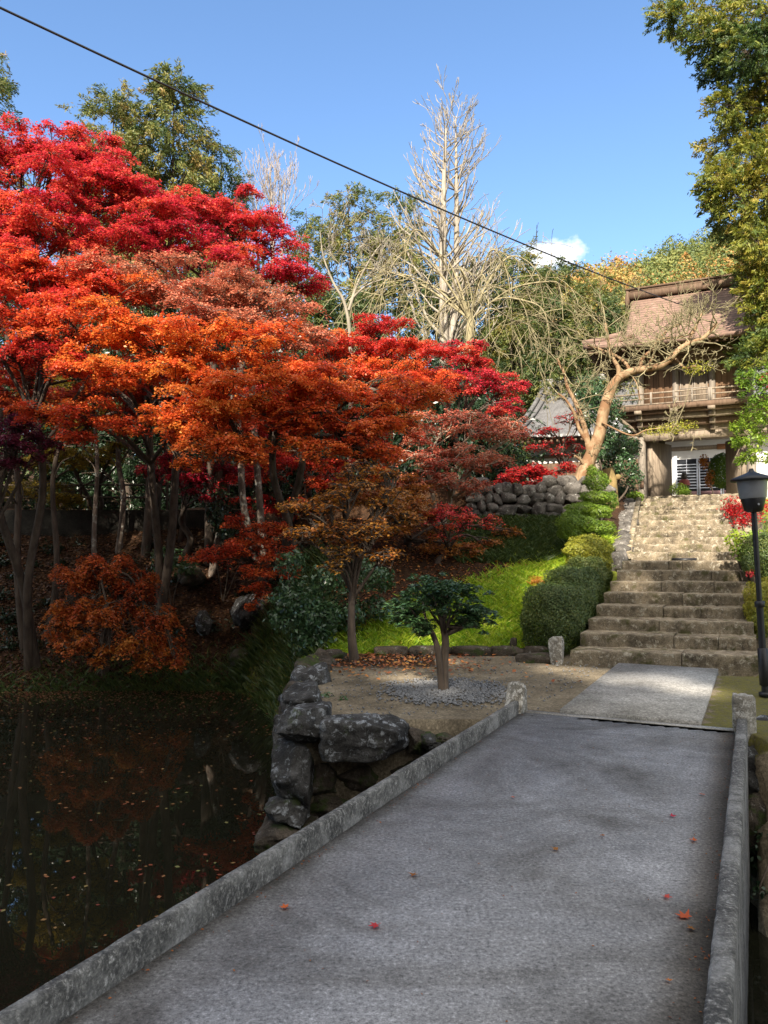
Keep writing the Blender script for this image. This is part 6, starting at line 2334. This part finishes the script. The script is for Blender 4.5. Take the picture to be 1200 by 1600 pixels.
x = rng.uniform(3.5, 9.5, 14000)
y = rng.uniform(10.2, 20, 14000)
t = DT[0] * x + DT[1] * y
s_ = DS[0] * x + DS[1] * y
keep = (t > .15) & (s_ > 11.7)
blades('verge_grass', 'hedge', x[keep], y[keep], .12, 7005, .010, .6)
# fallen leaves on land
rng = np.random.default_rng(7006)
n = 46000
x = rng.uniform(-15, 4.2, n)
y = rng.uniform(9.5, 21, n)
t = DT[0] * x + DT[1] * y
slope = (x > -1.3) & (y > 12.5) & (t < -2.9) & ((y - 13.5 - .8 * np.maximum(x, -1) > -.1) | (rng.random(n) < .10))
court = (x > -1.1) & (y > 9.6) & (y < 12.3) & (t < -2.0) & (rng.random(n) < sstep(9.8, 11.8, y) * sstep(2.4, .2, x) * .9 + .03)
bank = (x < -1.3) & (y > 16.5) & (rng.random(n) < .25)
keep = slope | court | bank
x, y = x[keep], y[keep]
n = len(x)
mb = MB()
pos = np.stack([x, y, height(x, y) + .015 + np.abs(rng.normal(0, .012, n))], 1)
mb.leaves(pos, rng.normal(0, .3, (n, 3)) + np.array([0, 0, 1.]), rng.normal(0, 1, (n, 3)), rng.uniform(.04, .085, n), .7, rng.uniform(.05, .95, n), .08)
structure(mb.build('leaf_litter', LM['litter']), 'stuff')
# leaf litter darkened to imitate the bank's shade, with undergrowth added to deepen it
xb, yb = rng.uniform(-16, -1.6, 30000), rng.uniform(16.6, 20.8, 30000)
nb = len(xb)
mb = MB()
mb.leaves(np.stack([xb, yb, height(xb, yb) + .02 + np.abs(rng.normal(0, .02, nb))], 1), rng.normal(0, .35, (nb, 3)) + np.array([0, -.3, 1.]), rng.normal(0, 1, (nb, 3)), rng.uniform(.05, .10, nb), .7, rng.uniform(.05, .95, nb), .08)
structure(mb.build('shade_leaf_litter', LM['litter_shade']), 'stuff')
mb = MB()
for _ in range(330):
    fx_, fy_ = rng.uniform(-14, -1.8), rng.uniform(16.9, 20.6)
    if mnoise.noise(Vector((fx_ * .6, fy_ * .8, 4))) < -.05:
        continue
    c = np.array([fx_, fy_, gz(fx_, fy_) + .05])
    k = 60
    d = rnd3(rng, k)
    d[:, 2] = np.abs(d[:, 2]) * .9
    rr_ = rng.uniform(.15, .42)
    mb.leaves(c + d * rr_ * rng.uniform(.3, 1, k)[:, None], rng.normal(0, .5, (k, 3)) + np.array([0, 0, .8]), d, rng.uniform(.07, .13, k), .4, .15 + rng.normal(0, .15, k), .06)
structure(mb.build('undergrowth', LM['ever']), 'stuff')
# small debris swept along the kerbs and over the deck
nd = 420
sd_ = rng.uniform(1.5, 7.6, nd)
td_ = np.where(rng.random(nd) < .7, np.where(rng.random(nd) < .5, -2.17 + np.abs(rng.normal(0, .05, nd)), -.2 - np.abs(rng.normal(0, .05, nd))), rng.uniform(-2.1, -.3, nd))
pd_ = DS[None] * sd_[:, None] + DT[None] * td_[:, None] + np.array([0, 0, .004])
mb = MB()
mb.leaves(pd_, rng.normal(0, .25, (nd, 3)) + np.array([0, 0, 1.]), rng.normal(0, 1, (nd, 3)), rng.uniform(.006, .018, nd), .5, rng.uniform(.05, .7, nd), .1)
structure(mb.build('deck_debris', LM['litter']), 'stuff')
# leaves floating on the pond
n = 2600
y = 16.5 - rng.uniform(0, 1, n) ** 1.5 * 10.5
x = rng.uniform(-11, -1.2, n)
cl = np.array([mnoise.noise(Vector((a * .5, b_ * .9, 0))) for a, b_ in zip(x, y)])
keep = (rng.random(n) < .45 + cl * 1.1 + .25 * (y > 15.2))
x, y = x[keep], y[keep]
x2 = rng.uniform(-11, -1.6, 1500)
y2 = 16.45 - np.abs(rng.normal(0, .8, 1500))
x, y = np.concatenate([x, x2]), np.concatenate([y, y2])
n = len(x)
mb = MB()
mb.leaves(np.stack([x, y, np.full(n, WATER_Z + .006)], 1), rng.normal(0, .04, (n, 3)) + np.array([0, 0, 1.]), rng.normal(0, 1, (n, 3)) * np.array([1, 1, .05]), rng.uniform(.028, .062, n), .75, rng.uniform(.02, 1, n), .02)
structure(mb.build('floating_leaves', LM['pondleaf']), 'stuff')
# gravel bed round the pruned tree
rng = np.random.default_rng(7007)
n = 2600
a = rng.uniform(0, 2 * math.pi, n)
r = np.sqrt(rng.uniform(0, 1, n)) * rng.uniform(.65, 1.2, n)
gx_, gy_ = tb[0] + np.cos(a) * r * .82 + .05, tb[1] + np.sin(a) * r * .85 - .05
n2 = 900
gx_ = np.concatenate([gx_, rng.uniform(-.9, 3.2, n2)])
gy_ = np.concatenate([gy_, rng.uniform(7.7, 12.2, n2)])
ok = (DT[0] * gx_ + DT[1] * gy_ < -2.0)
gx_, gy_ = gx_[ok], gy_[ok]
n = len(gx_)
octa = np.array([[1, 0, 0], [-1, 0, 0], [0, 1, 0], [0, -1, 0], [0, 0, 1], [0, 0, -1.]])
of = np.array([[0, 2, 4], [2, 1, 4], [1, 3, 4], [3, 0, 4], [2, 0, 5], [1, 2, 5], [3, 1, 5], [0, 3, 5]])
sz = rng.uniform(.010, .026, n)
sz[-len(gx_) // 4:] *= .7
v = octa[None] * (sz[:, None, None] * rng.uniform(.6, 1.3, (n, 6, 1)))
rt = rng.uniform(0, 6.28, n)
c_, s_ = np.cos(rt)[:, None], np.sin(rt)[:, None]
vx_ = v[:, :, 0] * c_ - v[:, :, 1] * s_
vy_ = v[:, :, 0] * s_ + v[:, :, 1] * c_
v = np.stack([vx_ + gx_[:, None], vy_ + gy_[:, None], v[:, :, 2] * .7 + .008], 2)
mb = MB()
mb.add(v.reshape(-1, 3), (of[None] + (np.arange(n) * 6)[:, None, None]).reshape(-1, 3))
structure(mb.build('gravel', plain('grey_gravel', (.15, .152, .155), .9, .6, 60)), 'stuff')
